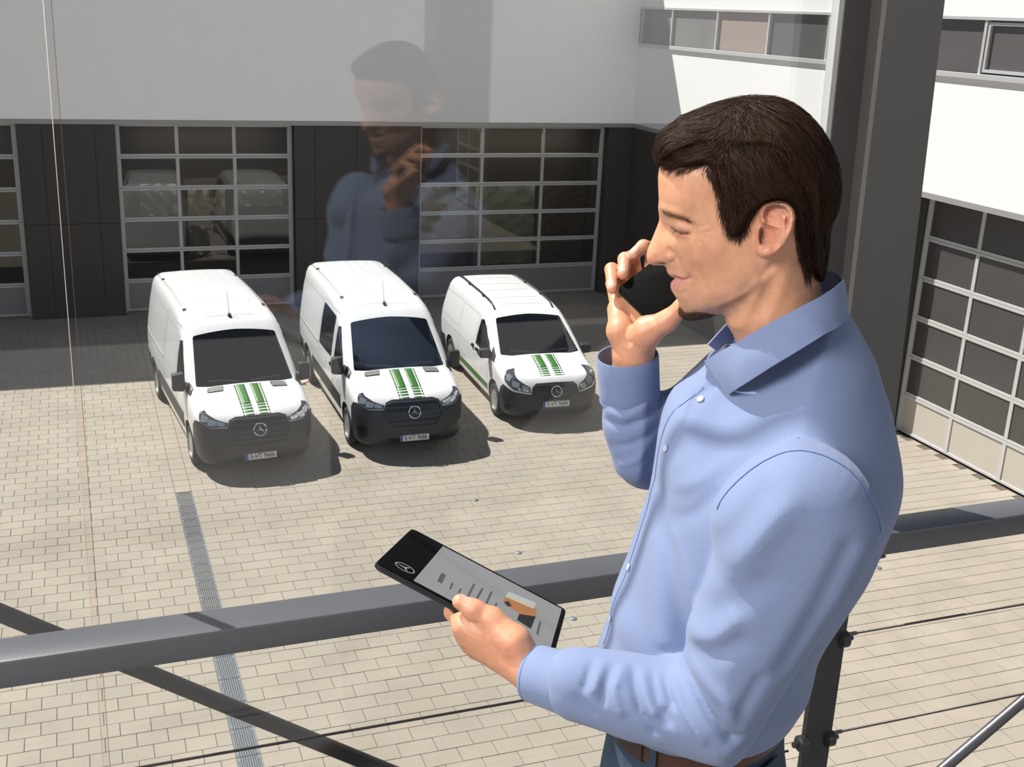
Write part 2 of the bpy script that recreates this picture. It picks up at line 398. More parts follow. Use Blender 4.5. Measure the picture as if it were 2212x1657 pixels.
for i, (a, b) in enumerate(zip(mull[1:], mull[:-1])):
    m = [M['strip_glass3'], M['strip_glass3'], M['strip_glass2'], M['strip_glass'], M['strip_glass'], M['strip_glass'], M['strip_glass'], M['strip_glass']][i]
    MB().box(.06, .075, a+.03, b-.03, ZW0, ZW1-.05).build('pane', m, wn)
    if i in (4, 6):
        f = MB(); y0, y1 = a+.05, b-.05; z0, z1 = ZW0+.03, ZW1-.08
        f.box(.01, .06, y0, y1, z0, z0+.05).box(.01, .06, y0, y1, z1-.05, z1).box(.01, .06, y0, y0+.05, z0+.05, z1-.05).box(.01, .06, y1-.05, y1, z0+.05, z1-.05)
        f.build('opening_sash', M['win_frame'], wn)
# ---- facing building behind the viewer (seen mirrored in the glass)
wf = struct(MB().box(-16, 24, -14.3, -14, 5.68, 13).build('wall_front', M['white_wall']), label='white wall of the facing building behind the viewer', cat='wall')
MB().box(-16, 24, -14.3, -14.05, 0, 5.68).build('dark_plinth', M['clad'], wf)

# ================================================================ BALCONY, GLASS, RAILING
ZF = 5.43
YG = 1.86
struct(MB().box(-2.6, 4.2, -3.2, 1.74, ZF-.25, ZF).build('balcony_floor', M['floor']), label='balcony floor the man stands on', cat='floor')
def pane(name, x0, x1, label):
    return struct(MB().box(x0, x1, YG, YG+.012, ZF-.4, 9.4).build(name, M['pane']), label=label, cat='glass')
xs = -.017
pane('window_2', -3.0, xs-.0055, 'left glass facade pane, cut off by the left edge')
pane('window_3', xs+.0055, 1.335, 'wide middle glass facade pane between the joint and the dark column')
js = struct(empty('trim_1', (xs, YG, 0)), label='vertical glass joint with a pale seal at the left', cat='glass joint')
MB().box(-.0050, .0050, .003, .009, ZF-.4, 9.4).build('joint_seal', glass_mat('clear_seal', (.97, .94, .92), .05), js)
MB().box(-.0062, -.0050, -.001, .012, ZF-.4, 9.4).build('pane_edge', M['seal_edge'], js); MB().box(.0050, .0057, -.001, .012, ZF-.4, 9.4).build('pane_edge', M['rail'], js)

# a second column inside the room, behind the viewer (mirrored in the glass)
struct(MB().box(1.36, 1.58, -.95, -.75, ZF, 9.4, bev=.005).build('column_rear', M['column']), label='steel column inside the room, behind the viewer', cat='column')
# column: box section standing over the railing post, a little out of plumb
YC0, YC1 = 1.735, 1.865
colm = struct(empty('column', (0, 0, 0)), label='dark steel column rising behind the man at the right', cat='column')
zt_, zb_ = 9.4, 6.56
def colpoly(z):
    t = (7.4-z)/.75
    xl = YC0*(.764+.009*t); xr = YC0*(.834+.016*t); return xl, xr
def colpart(name, fx0, fx1, y0, y1):
    v = []
    for z in (zb_, zt_):
        xl, xr = colpoly(z); a, b = xl+(xr-xl)*fx0, xl+(xr-xl)*fx1; v += [(a, y0, z), (b, y0, z), (b, y1, z), (a, y1, z)]
    MB().add(v, [(0, 1, 5, 4), (1, 2, 6, 5), (2, 3, 7, 6), (3, 0, 4, 7), (0, 3, 2, 1), (4, 5, 6, 7)]).build(name, M['column'], colm)
colpart('front_flange', 0, 1, YC0, YC0+.013); colpart('rear_flange', 0, 1, YC1-.013, YC1); colpart('web', .46, .54, YC0+.013, YC1-.013)
v = []
for z in (zb_, zt_):
    xl, xr = colpoly(z); v += [(xl-.011, YC1-.01, z), (xl-.0005, YC1-.01, z), (xl-.0005, YC1+.012, z), (xl-.011, YC1+.012, z)]
MB().add(v, [(0, 1, 5, 4), (1, 2, 6, 5), (2, 3, 7, 6), (3, 0, 4, 7), (0, 3, 2, 1), (4, 5, 6, 7)]).build('glazing_bead', M['seal_edge'], colm)

# railing
rl = tag(empty('balcony_railing', (.7, 1.66, ZF)), 'dark steel balcony railing with a flat handrail and wire ropes behind the man', 'railing')
RY0, RY1 = 1.62, 1.692; RZ1 = 7.4-.570*1.62; RZ0 = 7.4-.5985*1.62
def rloc(o): o.matrix_parent_inverse = Matrix.Translation((-.7, -1.66, -ZF)); return o
hr = MB().box(-2.5, 4.1, RY0, RY1, RZ0, RZ1, bev=.005).build('handrail', M['rail'], rl, math.radians(40))
hr.data.transform(Matrix.Translation((.2, 0, RZ1))@Matrix.Rotation(-.0055, 4, 'Y')@Matrix.Translation((-.2, 0, -RZ1))); rloc(hr)
# post: flat steel under the rail at the column
yp = 1.63
rloc(MB().box(.787*yp, .8255*yp, yp+.0, yp+.012, ZF, RZ0-.002).build('post', M['steel_dark'], rl))
rloc(MB().box(.787*yp-.04, .8255*yp+.04, yp-.03, yp+.05, ZF, ZF+.012).build('base_plate', M['steel_dark'], rl))
rloc(MB().box(-1.72, -1.66, yp, yp+.012, ZF, RZ0-.002).build('post', M['steel_dark'], rl))
rloc(MB().box(-1.76, -1.62, yp-.03, yp+.05, ZF, ZF+.012).build('base_plate', M['steel_dark'], rl))
gpx = .8255*yp
g = MB(); arc = [(gpx+.0, RZ0), (gpx+.068, RZ0)]+[(gpx+.068-.066*math.sin(a), RZ0-.004-.058*(1-math.cos(a))) for a in [i*math.pi/2/8 for i in range(9)]]+[(gpx, RZ0-.064)]
g.prism(arc, yp+.001, yp+.011, 'y'); rloc(g.build('gusset', M['rail'], rl))
cable_z = [7.4-.693*1.645, 7.4-.830*1.645, 7.4-.97*1.645, 7.4-1.1*1.645]
for z0_ in cable_z:
    z = z0_
    for (xa, xb) in ((-1.66, .772*yp), (.842*yp, 4.1)):
        z = z0_-.021 if xa < 0 else z0_
        cb = MB(); n = 5; L = xb-xa; steps = int(L/.009)
        cb.tube([(xa, 1.645, z), (xb, 1.645, z)], .0024, 6)
        for k in range(3):       # strands wound round the core
            cb.tube([(xa+L*i/steps, 1.645+.0010*math.cos(i*1.5+k*2.094), z+.0010*math.sin(i*1.5+k*2.094)) for i in range(steps+1)], .0016, 4)
        rloc(cb.build('wire_rope', M['cable'], rl, True))
    z = z0_
    for xs_ in (.8255*yp-.012, .787*yp+.006):
        lug = MB(); lug.lathe([(.017, 0), (.017, .016), (.012, .020), (.001, .020)], 18, 'x', (0, 0, 0)); 
        lug.lathe([(.006, .020), (.006, .030), (.001, .030)], 6, 'x')
        sgn = 1 if xs_ > .81*yp else -1
        lg = lug.build('rope_clamp', M['steel_dark'], rl); lg.location = (xs_-.7+.0*sgn, 1.645-1.66-.012, z-ZF)
        if sgn < 0: lg.rotation_euler = (0, 0, math.pi)
    b = MB().tube([(.8255*yp-.01, 1.645, z), (.842*yp+.01, 1.645, z)], .004, 8); rloc(b.build('rope_end', M['cable'], rl))
# ================================================================ VANS
M['paint'] = mat('white_van_paint', (.80, .81, .82), .28, coat=.6)
M['plastic'] = mat('dark_bumper_plastic', (.022, .022, .024), .50, bump=.03, bscale=400)
M['black'] = mat('black_trim', (.010, .010, .011), .38)
M['grille'] = mat('grille_black', (.008, .008, .009), .30)
M['vglass'] = glass_mat('van_glass', (.30, .33, .36), .05)
M['vglass_dark'] = mat('van_side_glass', (.010, .011, .013), .06, spec=.6)
M['tyre'] = mat('tyre_rubber', (.018, .018, .019), .8)
M['steel_rim'] = mat('silver_wheel', (.46, .47, .49), .32, .7)
M['green'] = mat('green_decal', (.035, .155, .020), .5)
M['plate'] = mat('plate_white', (.66, .67, .68), .5)
M['plate_blue'] = mat('plate_blue', (.02, .09, .42), .5)
M['plate_black'] = mat('plate_lettering', (.01, .01, .012), .5)
M['lamp_clear'] = mat('headlamp_reflector', (.60, .63, .67), .12, .75)
M['lamp_dark'] = mat('headlamp_dark', (.10, .105, .115), .15, .5)
M['groove'] = mat('panel_gap', (.30, .31, .32), .6)
M['dash'] = mat('dashboard', (.055, .068, .07), .55)
M['seat_cloth'] = mat('seat_cloth', (.03, .032, .036), .9)
M['cabin'] = mat('cabin_dark', (.012, .013, .015), .9)
M['lens'] = glass_mat('headlamp_lens', (.92, .94, .96), .05)

def smax(a, b, k):
    h = np.maximum(k-np.abs(a-b), 0)/k; return np.maximum(a, b)+h*h*k*.25
def smooth_tab(pts, lo, hi, sig, n=1200):
    pts = sorted(pts); xs = np.linspace(lo, hi, n); ys = np.interp(xs, [p[0] for p in pts], [p[1] for p in pts])
    dx = xs[1]-xs[0]; k = int(3*sig/dx)+1; g = np.exp(-.5*(np.arange(-k, k+1)*dx/sig)**2); g /= g.sum()
    yp = np.concatenate([np.full(k, ys[0])+(np.arange(-k, 0))*(ys[1]-ys[0]), ys, np.full(k, ys[-1])+np.arange(1, k+1)*(ys[-1]-ys[-2])])
    return xs, np.convolve(yp, g, 'valid')
class Body:
    def __init__(s, top, front, wid, rear, zb, nose_k, taper, kside, sig=.035):
        s.tx, s.tz = smooth_tab(top, -5.2, 1.4, sig); s.tg = np.gradient(s.tz, s.tx)
        s.fz, s.fx = smooth_tab(front, 0, 2.6, .03); s.wz, s.ww = smooth_tab(wid, 0, 2.6, .06); s.rz, s.rx = smooth_tab(rear, 0, 2.6, .05)
        s.zb = zb; s.nk = nose_k; s.tap = taper; s.ks = kside
    y0 = .60
    def F(s, P):
        x, y, z = P[..., 0], np.abs(P[..., 1]), P[..., 2]
        xe = x+.085*y*y
        g = np.interp(xe, s.tx, s.tg); f1 = (z-np.interp(xe, s.tx, s.tz)+.05*y*y)/np.sqrt(1+g*g)
        f2 = x-np.interp(z, s.fz, s.fx)+s.nk*y**2.6
        W = np.interp(z, s.wz, s.ww)-s.tap*np.clip((x-.1)/.9, 0, 1)**2-.05*np.clip((-3.6-x)/1.2, 0, 1)**2
        f3 = y-W
        f4 = s.zb-z
        f5 = np.interp(z, s.rz, s.rx)-x+.05*y*y
        a = smax(f1, f3, s.ks); a = smax(a, f2, .16); a = smax(a, f5, .16); return smax(a, f4, .10)
    def hit(s, O, D, eps=0.0, tmax=3.0):
        O = np.asarray(O, float); D = np.asarray(D, float); lo = np.zeros(len(O)); hi = np.full(len(O), tmax)
        for _ in range(36):
            m = (lo+hi)/2; ins = s.F(O+D*m[:, None]) < eps; lo = np.where(ins, m, lo); hi = np.where(ins, hi, m)
        return O+D*lo[:, None]
    def shell(s, x0, x1, zc=.95, ns=80, nt=104, ncap=26):
        th = np.arange(nt)/nt*2*np.pi; O = []; D = []
        st = [(x0, ph) for ph in np.linspace(-np.pi/2, 0, ncap)[1:-1]]+[(x, 0) for x in np.linspace(x0, x1, ns)]+[(x1, ph) for ph in np.linspace(0, np.pi/2, ncap)[1:-1]]
        for x, ph in st:
            c, sn = math.cos(ph), math.sin(ph)
            for t in th: O.append((x, 0, zc)); D.append((sn, c*math.cos(t), c*math.sin(t)))
        O += [(x0, 0, zc), (x1, 0, zc)]; D += [(-1, 0, 0), (1, 0, 0)]
        V = s.hit(O, D); m = len(st); fs = []
        for i in range(m-1):
            for k in range(nt):
                k2 = (k+1) % nt; fs.append((i*nt+k, (i+1)*nt+k, (i+1)*nt+k2, i*nt+k2))
        a, b = m*nt, m*nt+1
        fs += [(a, k, (k+1) % nt) for k in range(nt)]+[(b, (m-1)*nt+(k+1) % nt, (m-1)*nt+k) for k in range(nt)]
        return V, fs
    # charts: 2D coordinates -> ray
    def side(s, sg): return lambda q: (np.stack([q[:, 0], 0*q[:, 0]+sg*s.y0, q[:, 1]], 1), np.tile([0, sg, 0], (len(q), 1)))
    def front(s, x0=0.0): return lambda q: (np.stack([0*q[:, 0]+x0, 0*q[:, 0], q[:, 1]], 1), np.stack([np.cos(q[:, 0]), np.sin(q[:, 0]), 0*q[:, 0]], 1))
    def top(s, z0=.8): return lambda q: (np.stack([q[:, 0], q[:, 1], 0*q[:, 0]+z0], 1), np.tile([0, 0, 1], (len(q), 1)))
    def rear(s): return lambda q: (np.stack([0*q[:, 0]-3, q[:, 0], q[:, 1]], 1), np.tile([-1, 0, 0], (len(q), 1)))

def fill2d(poly, su, sv):
    bm = bmesh.new(); vs = [bm.verts.new((p[0], p[1], 0)) for p in poly]; bm.faces.new(vs)
    P = np.array(poly); 
    for ax, st in ((0, su), (1, sv)):
        a, b = P[:, ax].min(), P[:, ax].max(); n = int((b-a)/st)
        for k in range(1, n+1):
            co = [0, 0, 0]; co[ax] = a+(b-a)*k/(n+1); no = [0, 0, 0]; no[ax] = 1
            bmesh.ops.bisect_plane(bm, geom=bm.verts[:]+bm.edges[:]+bm.faces[:], plane_co=co, plane_no=no, dist=1e-6)
    bmesh.ops.triangulate(bm, faces=[f for f in bm.faces if len(f.verts) > 4])
    bm.verts.index_update(); q = np.array([v.co[:2] for v in bm.verts]); fs = [[v.index for v in f.verts] for f in bm.faces]
    bd = [(e.verts[0].index, e.verts[1].index) for e in bm.edges if len(e.link_faces) == 1]
    bm.free(); return q, fs, bd
def add_patch(mb, body, chart, poly, eps=.004, inner=-.012, su=.06, sv=.06, mi=0, close=False):
    q, fs, bd = fill2d(poly, su, sv); O, D = chart(q)
    a = body.hit(O, D, eps); n = len(q)
    c = body.hit(O, D, inner)
    V = np.concatenate([a, c]); F_ = [tuple(f) for f in fs]+[(i, j, j+n, i+n) for i, j in bd]
    if close: F_ += [tuple(k+n for k in f[::-1]) for f in fs]
    mb.add(V, F_, mi); return mb
def patch(name, body, chart, poly, m, parent, smooth=math.radians(35), **k):
    return add_patch(MB(), body, chart, poly, **k).build(name, m, parent, smooth)
def ribbon(pts, wd):
    """closed-outline polygon of a thin strip along an open polyline"""
    P = [Vector((p[0], p[1])) for p in pts]; L = []; Rr = []
    for i, p in enumerate(P):
        d = (P[min(i+1, len(P)-1)]-P[max(i-1, 0)]).normalized(); n = Vector((-d.y, d.x)); L.append(tuple(p+n*wd/2)); Rr.append(tuple(p-n*wd/2))
    return L+Rr[::-1]
def rounded(poly, r, n=4):
    out = []; N = len(poly)
    for i in range(N):
        p = Vector(poly[i]); a = (Vector(poly[i-1])-p); b = (Vector(poly[(i+1) % N])-p)
        ra = min(r, a.length*.45, b.length*.45); s_, e_ = p+a.normalized()*ra, p+b.normalized()*ra
        for k in range(n+1):
            t = k/n; out.append(tuple((s_*(1-t)+p*t)*(1-t)+(p*(1-t)+e_*t)*t))
    return out
def apply_bool(o, cutters):
    for c in cutters:
        md = o.modifiers.new('b', 'BOOLEAN'); md.operation = 'DIFFERENCE'; md.solver = 'EXACT'; md.object = c
    dg = bpy.context.evaluated_depsgraph_get(); ev = o.evaluated_get(dg); me = bpy.data.meshes.new_from_object(ev)
    o.modifiers.clear(); old = o.data; o.data = me; bpy.data.meshes.remove(old)
    for c in cutters:
        m_ = c.data; bpy.data.objects.remove(c); bpy.data.meshes.remove(m_)
    me.polygons.foreach_set('use_smooth', [True]*len(me.polygons)); me.set_sharp_from_angle(angle=math.radians(38))
def cutter_cyl(x, r, y0, y1, z):
    b = MB().lathe([(r, y0), (r, y1)], 48, 'y', (x, 0, z), mi=1); o = b.build('cut', [M['paint'], M['cabin']]); return o
def cutter_prism(poly, a, b, axis):
    return MB().prism(poly, a, b, axis, mi=1).build('cut', [M['paint'], M['cabin']])

def wheel(parent, x, y, r, sg, holes):
    t = empty('wheel'); t.parent = parent; t.location = (x, y, r)
    w2 = .115
    MB().lathe([(r*.66, -w2), (r*.80, -w2*1.02), (r*.95, -w2*.92), (r, -w2*.62), (r, w2*.62), (r*.95, w2*.92), (r*.80, w2*1.02), (r*.66, w2)], 40, 'y', closed=True).build('tyre', M['tyre'], t, True)
    a = sg
    MB().lathe([(r*.67, a*w2*.9), (r*.62, a*w2*1.0), (r*.60, a*w2*.8), (r*.56, a*w2*.35), (r*.44, a*w2*.55), (r*.30, a*w2*.62), (r*.24, a*w2*.9), (r*.12, a*w2*.95), (.001, a*w2*.95)], 40, 'y').build('rim', M['steel_rim'], t, math.radians(40))
    h = MB()
    for k in range(holes):
        an = 2*math.pi*k/holes; c = Vector((math.cos(an)*r*.5, 0, math.sin(an)*r*.5))
        h.lathe([(r*.055, a*w2*.40), (r*.055, a*w2*.60), (.001, a*w2*.60)], 8, 'y', c)
    tag(h.build('rim_holes', M['black'], t), kind='stuff')
    return t
def star(parent, loc, tilt, r, yawl=0.0):
    b = MB(); n = 36; m = 8; vs = []; fs = []
    for i in range(n):
        a = 2*math.pi*i/n
        for k in range(m):
            c = 2*math.pi*k/m; rr = r+.10*r*math.cos(c); vs.append((.10*r*math.sin(c), rr*math.cos(a), rr*math.sin(a)))
    for i in range(n):
        for k in range(m): fs.append((i*m+k, i*m+(k+1) % m, ((i+1) % n)*m+(k+1) % m, ((i+1) % n)*m+k))
    b.add(vs, fs)
    for k in range(3):
        a = math.pi/2+2*math.pi*k/3; d = Vector((0, math.cos(a), math.sin(a))); s_ = Vector((0, -d.z, d.y))
        p = d*r*.98; q = d*r*.12
        vs = [p, s_*r*.15+q*.6, Vector((.14*r, 0, 0)), -s_*r*.15+q*.6, Vector((-.05*r, 0, 0))]
        b.add(vs, [(0, 1, 2), (0, 2, 3), (0, 3, 4), (0, 4, 1), (1, 4, 3, 2)])
    o = b.build('star_emblem', M['chrome'], parent, math.radians(30)); o.location = loc; o.rotation_euler = (0, tilt, yawl); return o
def text_mesh(name, txt, size, m, parent, depth=.0012, align='CENTER', sx=1.0):
    cu = bpy.data.curves.new('t', 'FONT'); cu.body = txt; cu.size = size; cu.extrude = depth; cu.align_x = align; cu.align_y = 'CENTER'
    to = bpy.data.objects.new('t', cu); COL.objects.link(to); dg = bpy.context.evaluated_depsgraph_get()
    me = bpy.data.meshes.new_from_object(to.evaluated_get(dg)); bpy.data.objects.remove(to); bpy.data.curves.remove(cu)
    for v in me.vertices: v.co.x *= sx
    me.materials.clear(); me.materials.append(m); me.name = name
    return link(name, me, parent)
def plate(parent, loc, tilt, txt, yaw=0.0):
    p = MB().box(-.006, .006, -.26, .26, -.055, .055, bev=.003).build('number_plate', M['plate'], parent); p.location = loc; p.rotation_euler = (0, tilt, yaw)
    # seen from the front the plate's left end is at +y... the blue band sits at the viewer's left (-y)
    MB().box(.0062, .0075, -.258, -.215, -.053, .053).build('country_band', M['plate_blue'], p)
    def put(t, y, sz, col, sx=1.0):
        o = text_mesh('lettering', t, sz, col, p, sx=sx); o.matrix_local = Matrix(((0, 0, 1, .0078), (1, 0, 0, y), (0, 1, 0, 0), (0, 0, 0, 1)))
    put('S', -.165, .115, M['plate_black'], .9); put('VT', -.045, .115, M['plate_black'], .88); put('9'+txt, .135, .115, M['plate_black'], .80)
    sl_ = MB().lathe([(.012, .0062), (.012, .0076), (.001, .0076)], 14, 'x', (0, -.116, -.004))
    sl_.build('seal', M['rust'], p)
    fr = MB().box(-.008, .004, -.268, .268, -.063, -.056).box(-.008, .004, -.268, .268, .056, .060); f = fr.build('plate_frame', M['black'], p)
    return p
def stripes(parent, body, x0, x1, segs, mats=None):
    L = x1-x0; xs_ = x0+L*segs[0]
    for sg in (-1, 1):
        b = MB(); t = body.top(.6)
        def q(xa, xb, ya, yb, b): add_patch(b, body, t, [(xa, sg*ya), (xb, sg*ya), (xb, sg*yb), (xa, sg*yb)], eps=.0035, inner=-.004, su=.04, sv=.05)
        for ya, yb in ((.046, .186), (.204, .230)):
            b1 = MB(); q(x0, xs_, ya, yb, b1); b1.build('bonnet_stripe', M['green'], parent, True)
        d = (x1-xs_)/len(segs[1]); 
        for i, fr in enumerate(segs[1]):
            xa = xs_+d*i+d*.28; q(xa, xa+d*fr, .046, .186, b); q(xa, xa+d*fr, .204, .230, b)
        tag(b.build('stripe_dashes', M['green'], parent, True), kind='stuff')
def mirror(parent, x, y, z, sg, w_, h_, big):
    m = empty('wing_mirror'); m.parent = parent; m.location = (x, y, z)
    bm = bmesh.new(); bmesh.ops.create_cube(bm, size=1)
    for v in bm.verts: v.co = Vector((v.co.x*(.16 if v.co.y*sg < 0 else .13), v.co.y*w_, v.co.z*h_*(1.0 if v.co.y*sg < 0 else .88)))
    bmesh.ops.bevel(bm, geom=bm.edges[:], offset=.035, segments=3, affect='EDGES', profile=.6)
    me = bpy.data.meshes.new('mirror_housing'); bm.to_mesh(me); bm.free(); setmats(me, M['plastic']); me.polygons.foreach_set('use_smooth', [True]*len(me.polygons))
    o = link('mirror_housing', me, m, (0, sg*(w_/2+.06), 0))
    MB().box(-.085, -.080, -w_*.42, w_*.42, -h_*.42, h_*.42, bev=.002).build('mirror_glass', M['chrome'], m, loc=(0, sg*(w_/2+.06), 0))
    MB().tube([(0, -sg*.06, -h_*.32), (0, sg*.1, -h_*.30)], .035, 10).build('mirror_arm', M['plastic'], m, True)
def seat(parent, x, y, z, k=1.0):
    s_ = empty('seat'); s_.parent = parent; s_.location = (x, y, z)
    MB().box(-.25, .25, -.24, .24, 0, .14, bev=.05).build('cushion', M['seat_cloth'], s_, True)
    o = MB().box(-.06, .07, -.24, .24, .1, .66, bev=.05).build('backrest', M['seat_cloth'], s_, True); o.location = (-.24, 0, 0); o.rotation_euler = (0, -.2, 0)
    o = MB().box(-.04, .05, -.13, .13, .70, .90, bev=.04).build('headrest', M['seat_cloth'], s_, True); o.location = (-.27, 0, 0); o.rotation_euler = (0, -.2, 0)
def steering(parent, loc):
    b = MB(); n = 28; R, r = .19, .016; vs = []; fs = []
    for i in range(n):
        a = 2*math.pi*i/n
        for k in range(6):
            c = 2*math.pi*k/6; rr = R+r*math.cos(c); vs.append((r*math.sin(c), rr*math.cos(a), rr*math.sin(a)))
    for i in range(n):
        for k in range(6): fs.append((i*6+k, i*6+(k+1) % 6, ((i+1) % n)*6+(k+1) % 6, ((i+1) % n)*6+k))
    b.add(vs, fs); b.box(-.01, .01, -.19, .19, -.02, .02).box(-.01, .01, -.02, .02, -.19, 0)
    o = b.build('steering_wheel', M['plastic'], parent, True); o.location = loc; o.rotation_euler = (0, .5, 0)

def dash_mb(x0, x1, hw, zf, zr):
    """dashboard with an instrument hood: profile swept over the width"""
    b = MB(); prof = [(x0+.05, zf-.25), (x0+.05, zf), (x0-.15, zf+.035), (x0-.32, zr), (x1, zr-.03), (x1-.02, zr-.22)]
    ys = np.linspace(-hw, hw, 25); vs = []
    for y in ys:
        hoodb = .06*math.exp(-((y-.38)/.17)**2)
        for i, (x, z) in enumerate(prof): vs.append((x, y, z+(hoodb if i in (3, 4) else 0)+(.02*math.cos(y*4) if i in (2, 3) else 0)))
    n = len(prof); fs = [(i*n+k, i*n+k+1, (i+1)*n+k+1, (i+1)*n+k) for i in range(24) for k in range(n-1)]
    return b.add(vs, fs)

# ------------------------------------------------------------ the large van
SPR = Body(top=[(1.4, .62), (1.0, .92), (.90, 1.03), (.72, 1.13), (.4, 1.255), (.12, 1.345), (0.0, 1.395), (-.85, 2.09), (-1.02, 2.20), (-1.35, 2.305), (-1.8, 2.36), (-2.8, 2.39), (-4.5, 2.365), (-4.75, 2.33), (-5.2, 2.20)],
           front=[(0, .90), (.25, .95), (.40, 1.02), (.62, 1.03), (.80, 1.00), (.98, .955), (1.1, .93), (2.6, .93)],
           wid=[(0, .90), (.3, .95), (.6, .99), (1.0, 1.01), (1.3, .99), (1.8, .925), (2.2, .845), (2.6, .76)],
           rear=[(0, -4.80), (.5, -4.9), (1.2, -4.9), (2.0, -4.85), (2.4, -4.78), (2.6, -4.7)], zb=.24, nose_k=.26, taper=.10, kside=.17)
def big_van(label, txt, side_window):
    B = SPR; root = tag(empty('panel_van'), label, 'van', None)
    V, fs = B.shell(-4.2, .05)
    body = MB().add(V, fs).build('body', [M['paint'], M['cabin']], root, True)
    RW = .345
    ws = rounded([(.015, -.83), (.015, .83), (-.80, .735), (-.80, -.735)], .05)
    ws = rounded([(.03, -.60), (.045, 0), (.03, .60), (-.035, .835), (-.84, .72), (-.86, 0), (-.84, -.72), (-.035, -.835)], .04)
    dwin = [(-1.02, 1.30), (-1.0, 1.90), (-.88, 1.93), (-.74, 1.81), (-.36, 1.44), (-.20, 1.32), (-.18, 1.28)]
    cut = [cutter_cyl(0, .43, .52, 1.3, RW), cutter_cyl(0, .43, -1.3, -.52, RW), cutter_cyl(-3.665, .43, .52, 1.3, RW), cutter_cyl(-3.665, .43, -1.3, -.52, RW)]
    cut.append(cutter_prism(ws, 1.16, 2.6, 'z'))
    cut.append(MB().box(-2.05, -.86, -.74, .74, .85, 1.99, mi=1).build('cut', [M['paint'], M['cabin']]))
    for sg in (-1, 1): cut.append(cutter_prism(dwin, sg*.7, sg*1.3, 'y'))
    apply_bool(body, cut)
    t = B.top(.9)
    patch('windshield', B, t, ws, M['vglass'], root, eps=-.004, inner=-.010, close=True, smooth=True)
    fr = MB(); 
    for a, b in zip(ws, ws[1:]+ws[:1]): pass
    # dark band under the glass edge
    n = len(ws); inner = [(-.42+(p[0]+.42)*.955, p[1]*.965) for p in ws]
    for i in range(n):
        j = (i+1) % n; add_patch(fr, B, t, [ws[i], ws[j], inner[j], inner[i]], eps=-.011, inner=-.018, su=.1, sv=.1)
    fr.build('windshield_border', M['black'], root, True)
    dash_mb(-.02, -.5, .80, 1.30, 1.27).build('dashboard', M['dash'], root, math.radians(30))
    steering(root, (-.62, .40, 1.30)); seat(root, -1.35, .42, .92); seat(root, -1.35, -.42, .92)
    MB().box(-2.04, -2.0, -.73, .73, .86, 1.98).build('bulkhead', M['cabin'], root)
    for sg in (-1, 1):
        sd = B.side(sg)
        patch('door_window', B, sd, dwin, M['vglass'], root, eps=-.003, inner=-.008, close=True, smooth=True)
        b = MB(); cx, cz = -.55, 1.6
        inn = [(cx+(p[0]-cx)*.93, cz+(p[1]-cz)*.93) for p in dwin]; out = [(cx+(p[0]-cx)*1.05, cz+(p[1]-cz)*1.05) for p in dwin]
        for i in range(len(dwin)):
            j = (i+1) % len(dwin); add_patch(b, B, sd, [out[i], out[j], inn[j], inn[i]], eps=.004, inner=-.012, su=.2, sv=.2)
        b.build('window_seal', M['black'], root, True)
        # mirror triangle, mirror, handles
        patch('mirror_base', B, sd, [(-.14, 1.26), (.08, 1.25), (-.02, 1.33), (-.18, 1.40)], M['plastic'], root, eps=.008)
        mirror(root, -.26, sg*.945, 1.40, sg, .19, .33, True)
        patch('door_handle', B, sd, rounded([(-1.00, 1.10), (-.86, 1.10), (-.86, 1.15), (-1.00, 1.15)], .02), M['black'], root, eps=.035, su=.2, sv=.2)
        patch('side_door_handle', B, sd, rounded([(-1.30, 1.10), (-1.20, 1.10), (-1.20, 1.17), (-1.30, 1.17)], .02), M['black'], root, eps=.03, su=.2, sv=.2)
        # lower mouldings, sills and arch trims
        patch('side_moulding', B, sd, [(-.50, .50), (-3.14, .50), (-3.10, .78), (-.47, .78)], M['plastic'], root, eps=.012)
        patch('rear_moulding', B, sd, [(-4.22, .50), (-4.80, .50), (-4.80, .80), (-4.18, .80)], M['plastic'], root, eps=.012)
        for xw in (0, -3.665):
            arc = []; 
            for R1 in (.505, .425):
                seq = [(xw+R1*math.cos(a), RW+R1*math.sin(a)) for a in np.linspace(math.radians(-12), math.radians(192), 24)]
                arc += seq if R1 > .5 else seq[::-1]
            if xw < 0: patch('wheel_arch_trim', B, sd, arc, M['plastic'], root, eps=.012, su=.08, sv=.08)
        b = MB()
        lines = [[(-1.12, .50), (-1.12, 1.3), (-1.10, 2.10)], [(-.34, .6), (-.40, 1.0), (-.30, 1.22), (-.02, 1.25)],
                 [(-1.16, .80), (-1.16, 2.12), (-2.42, 2.14), (-2.44, .80)], [(-2.50, 1.22), (-2.50, 2.06), (-4.62, 2.04), (-4.70, 1.25), (-2.50, 1.22)], [(-2.44, .84), (-4.75, .84)]]
        if not side_window: lines.append([(-1.32, 1.24), (-1.32, 2.02), (-2.34, 2.02), (-2.36, 1.24), (-1.32, 1.24)])
        for l in lines:
            for a, c in zip(l[:-1], l[1:]): add_patch(b, B, sd, ribbon([a, c], .009), eps=.0012, inner=-.006, su=.15, sv=.15)
        tag(b.build('panel_gaps', M['groove'], root), kind='stuff')
        patch('sliding_rail', B, sd, [(-2.50, 1.205), (-4.62, 1.215), (-4.62, 1.245), (-2.50, 1.235)], M['rail'] if side_window is None else M['fascia'], root, eps=.008, su=.2, sv=.2)
        if side_window:
            patch('side_window', B, sd, rounded([(-1.28, 1.26), (-1.28, 2.03), (-2.36, 2.05), (-2.38, 1.24)], .06), M['vglass_dark'], root, eps=.005)
        wheel(root, 0, sg*.865, RW, sg, 10); wheel(root, -3.665, sg*.865, RW, sg, 10)
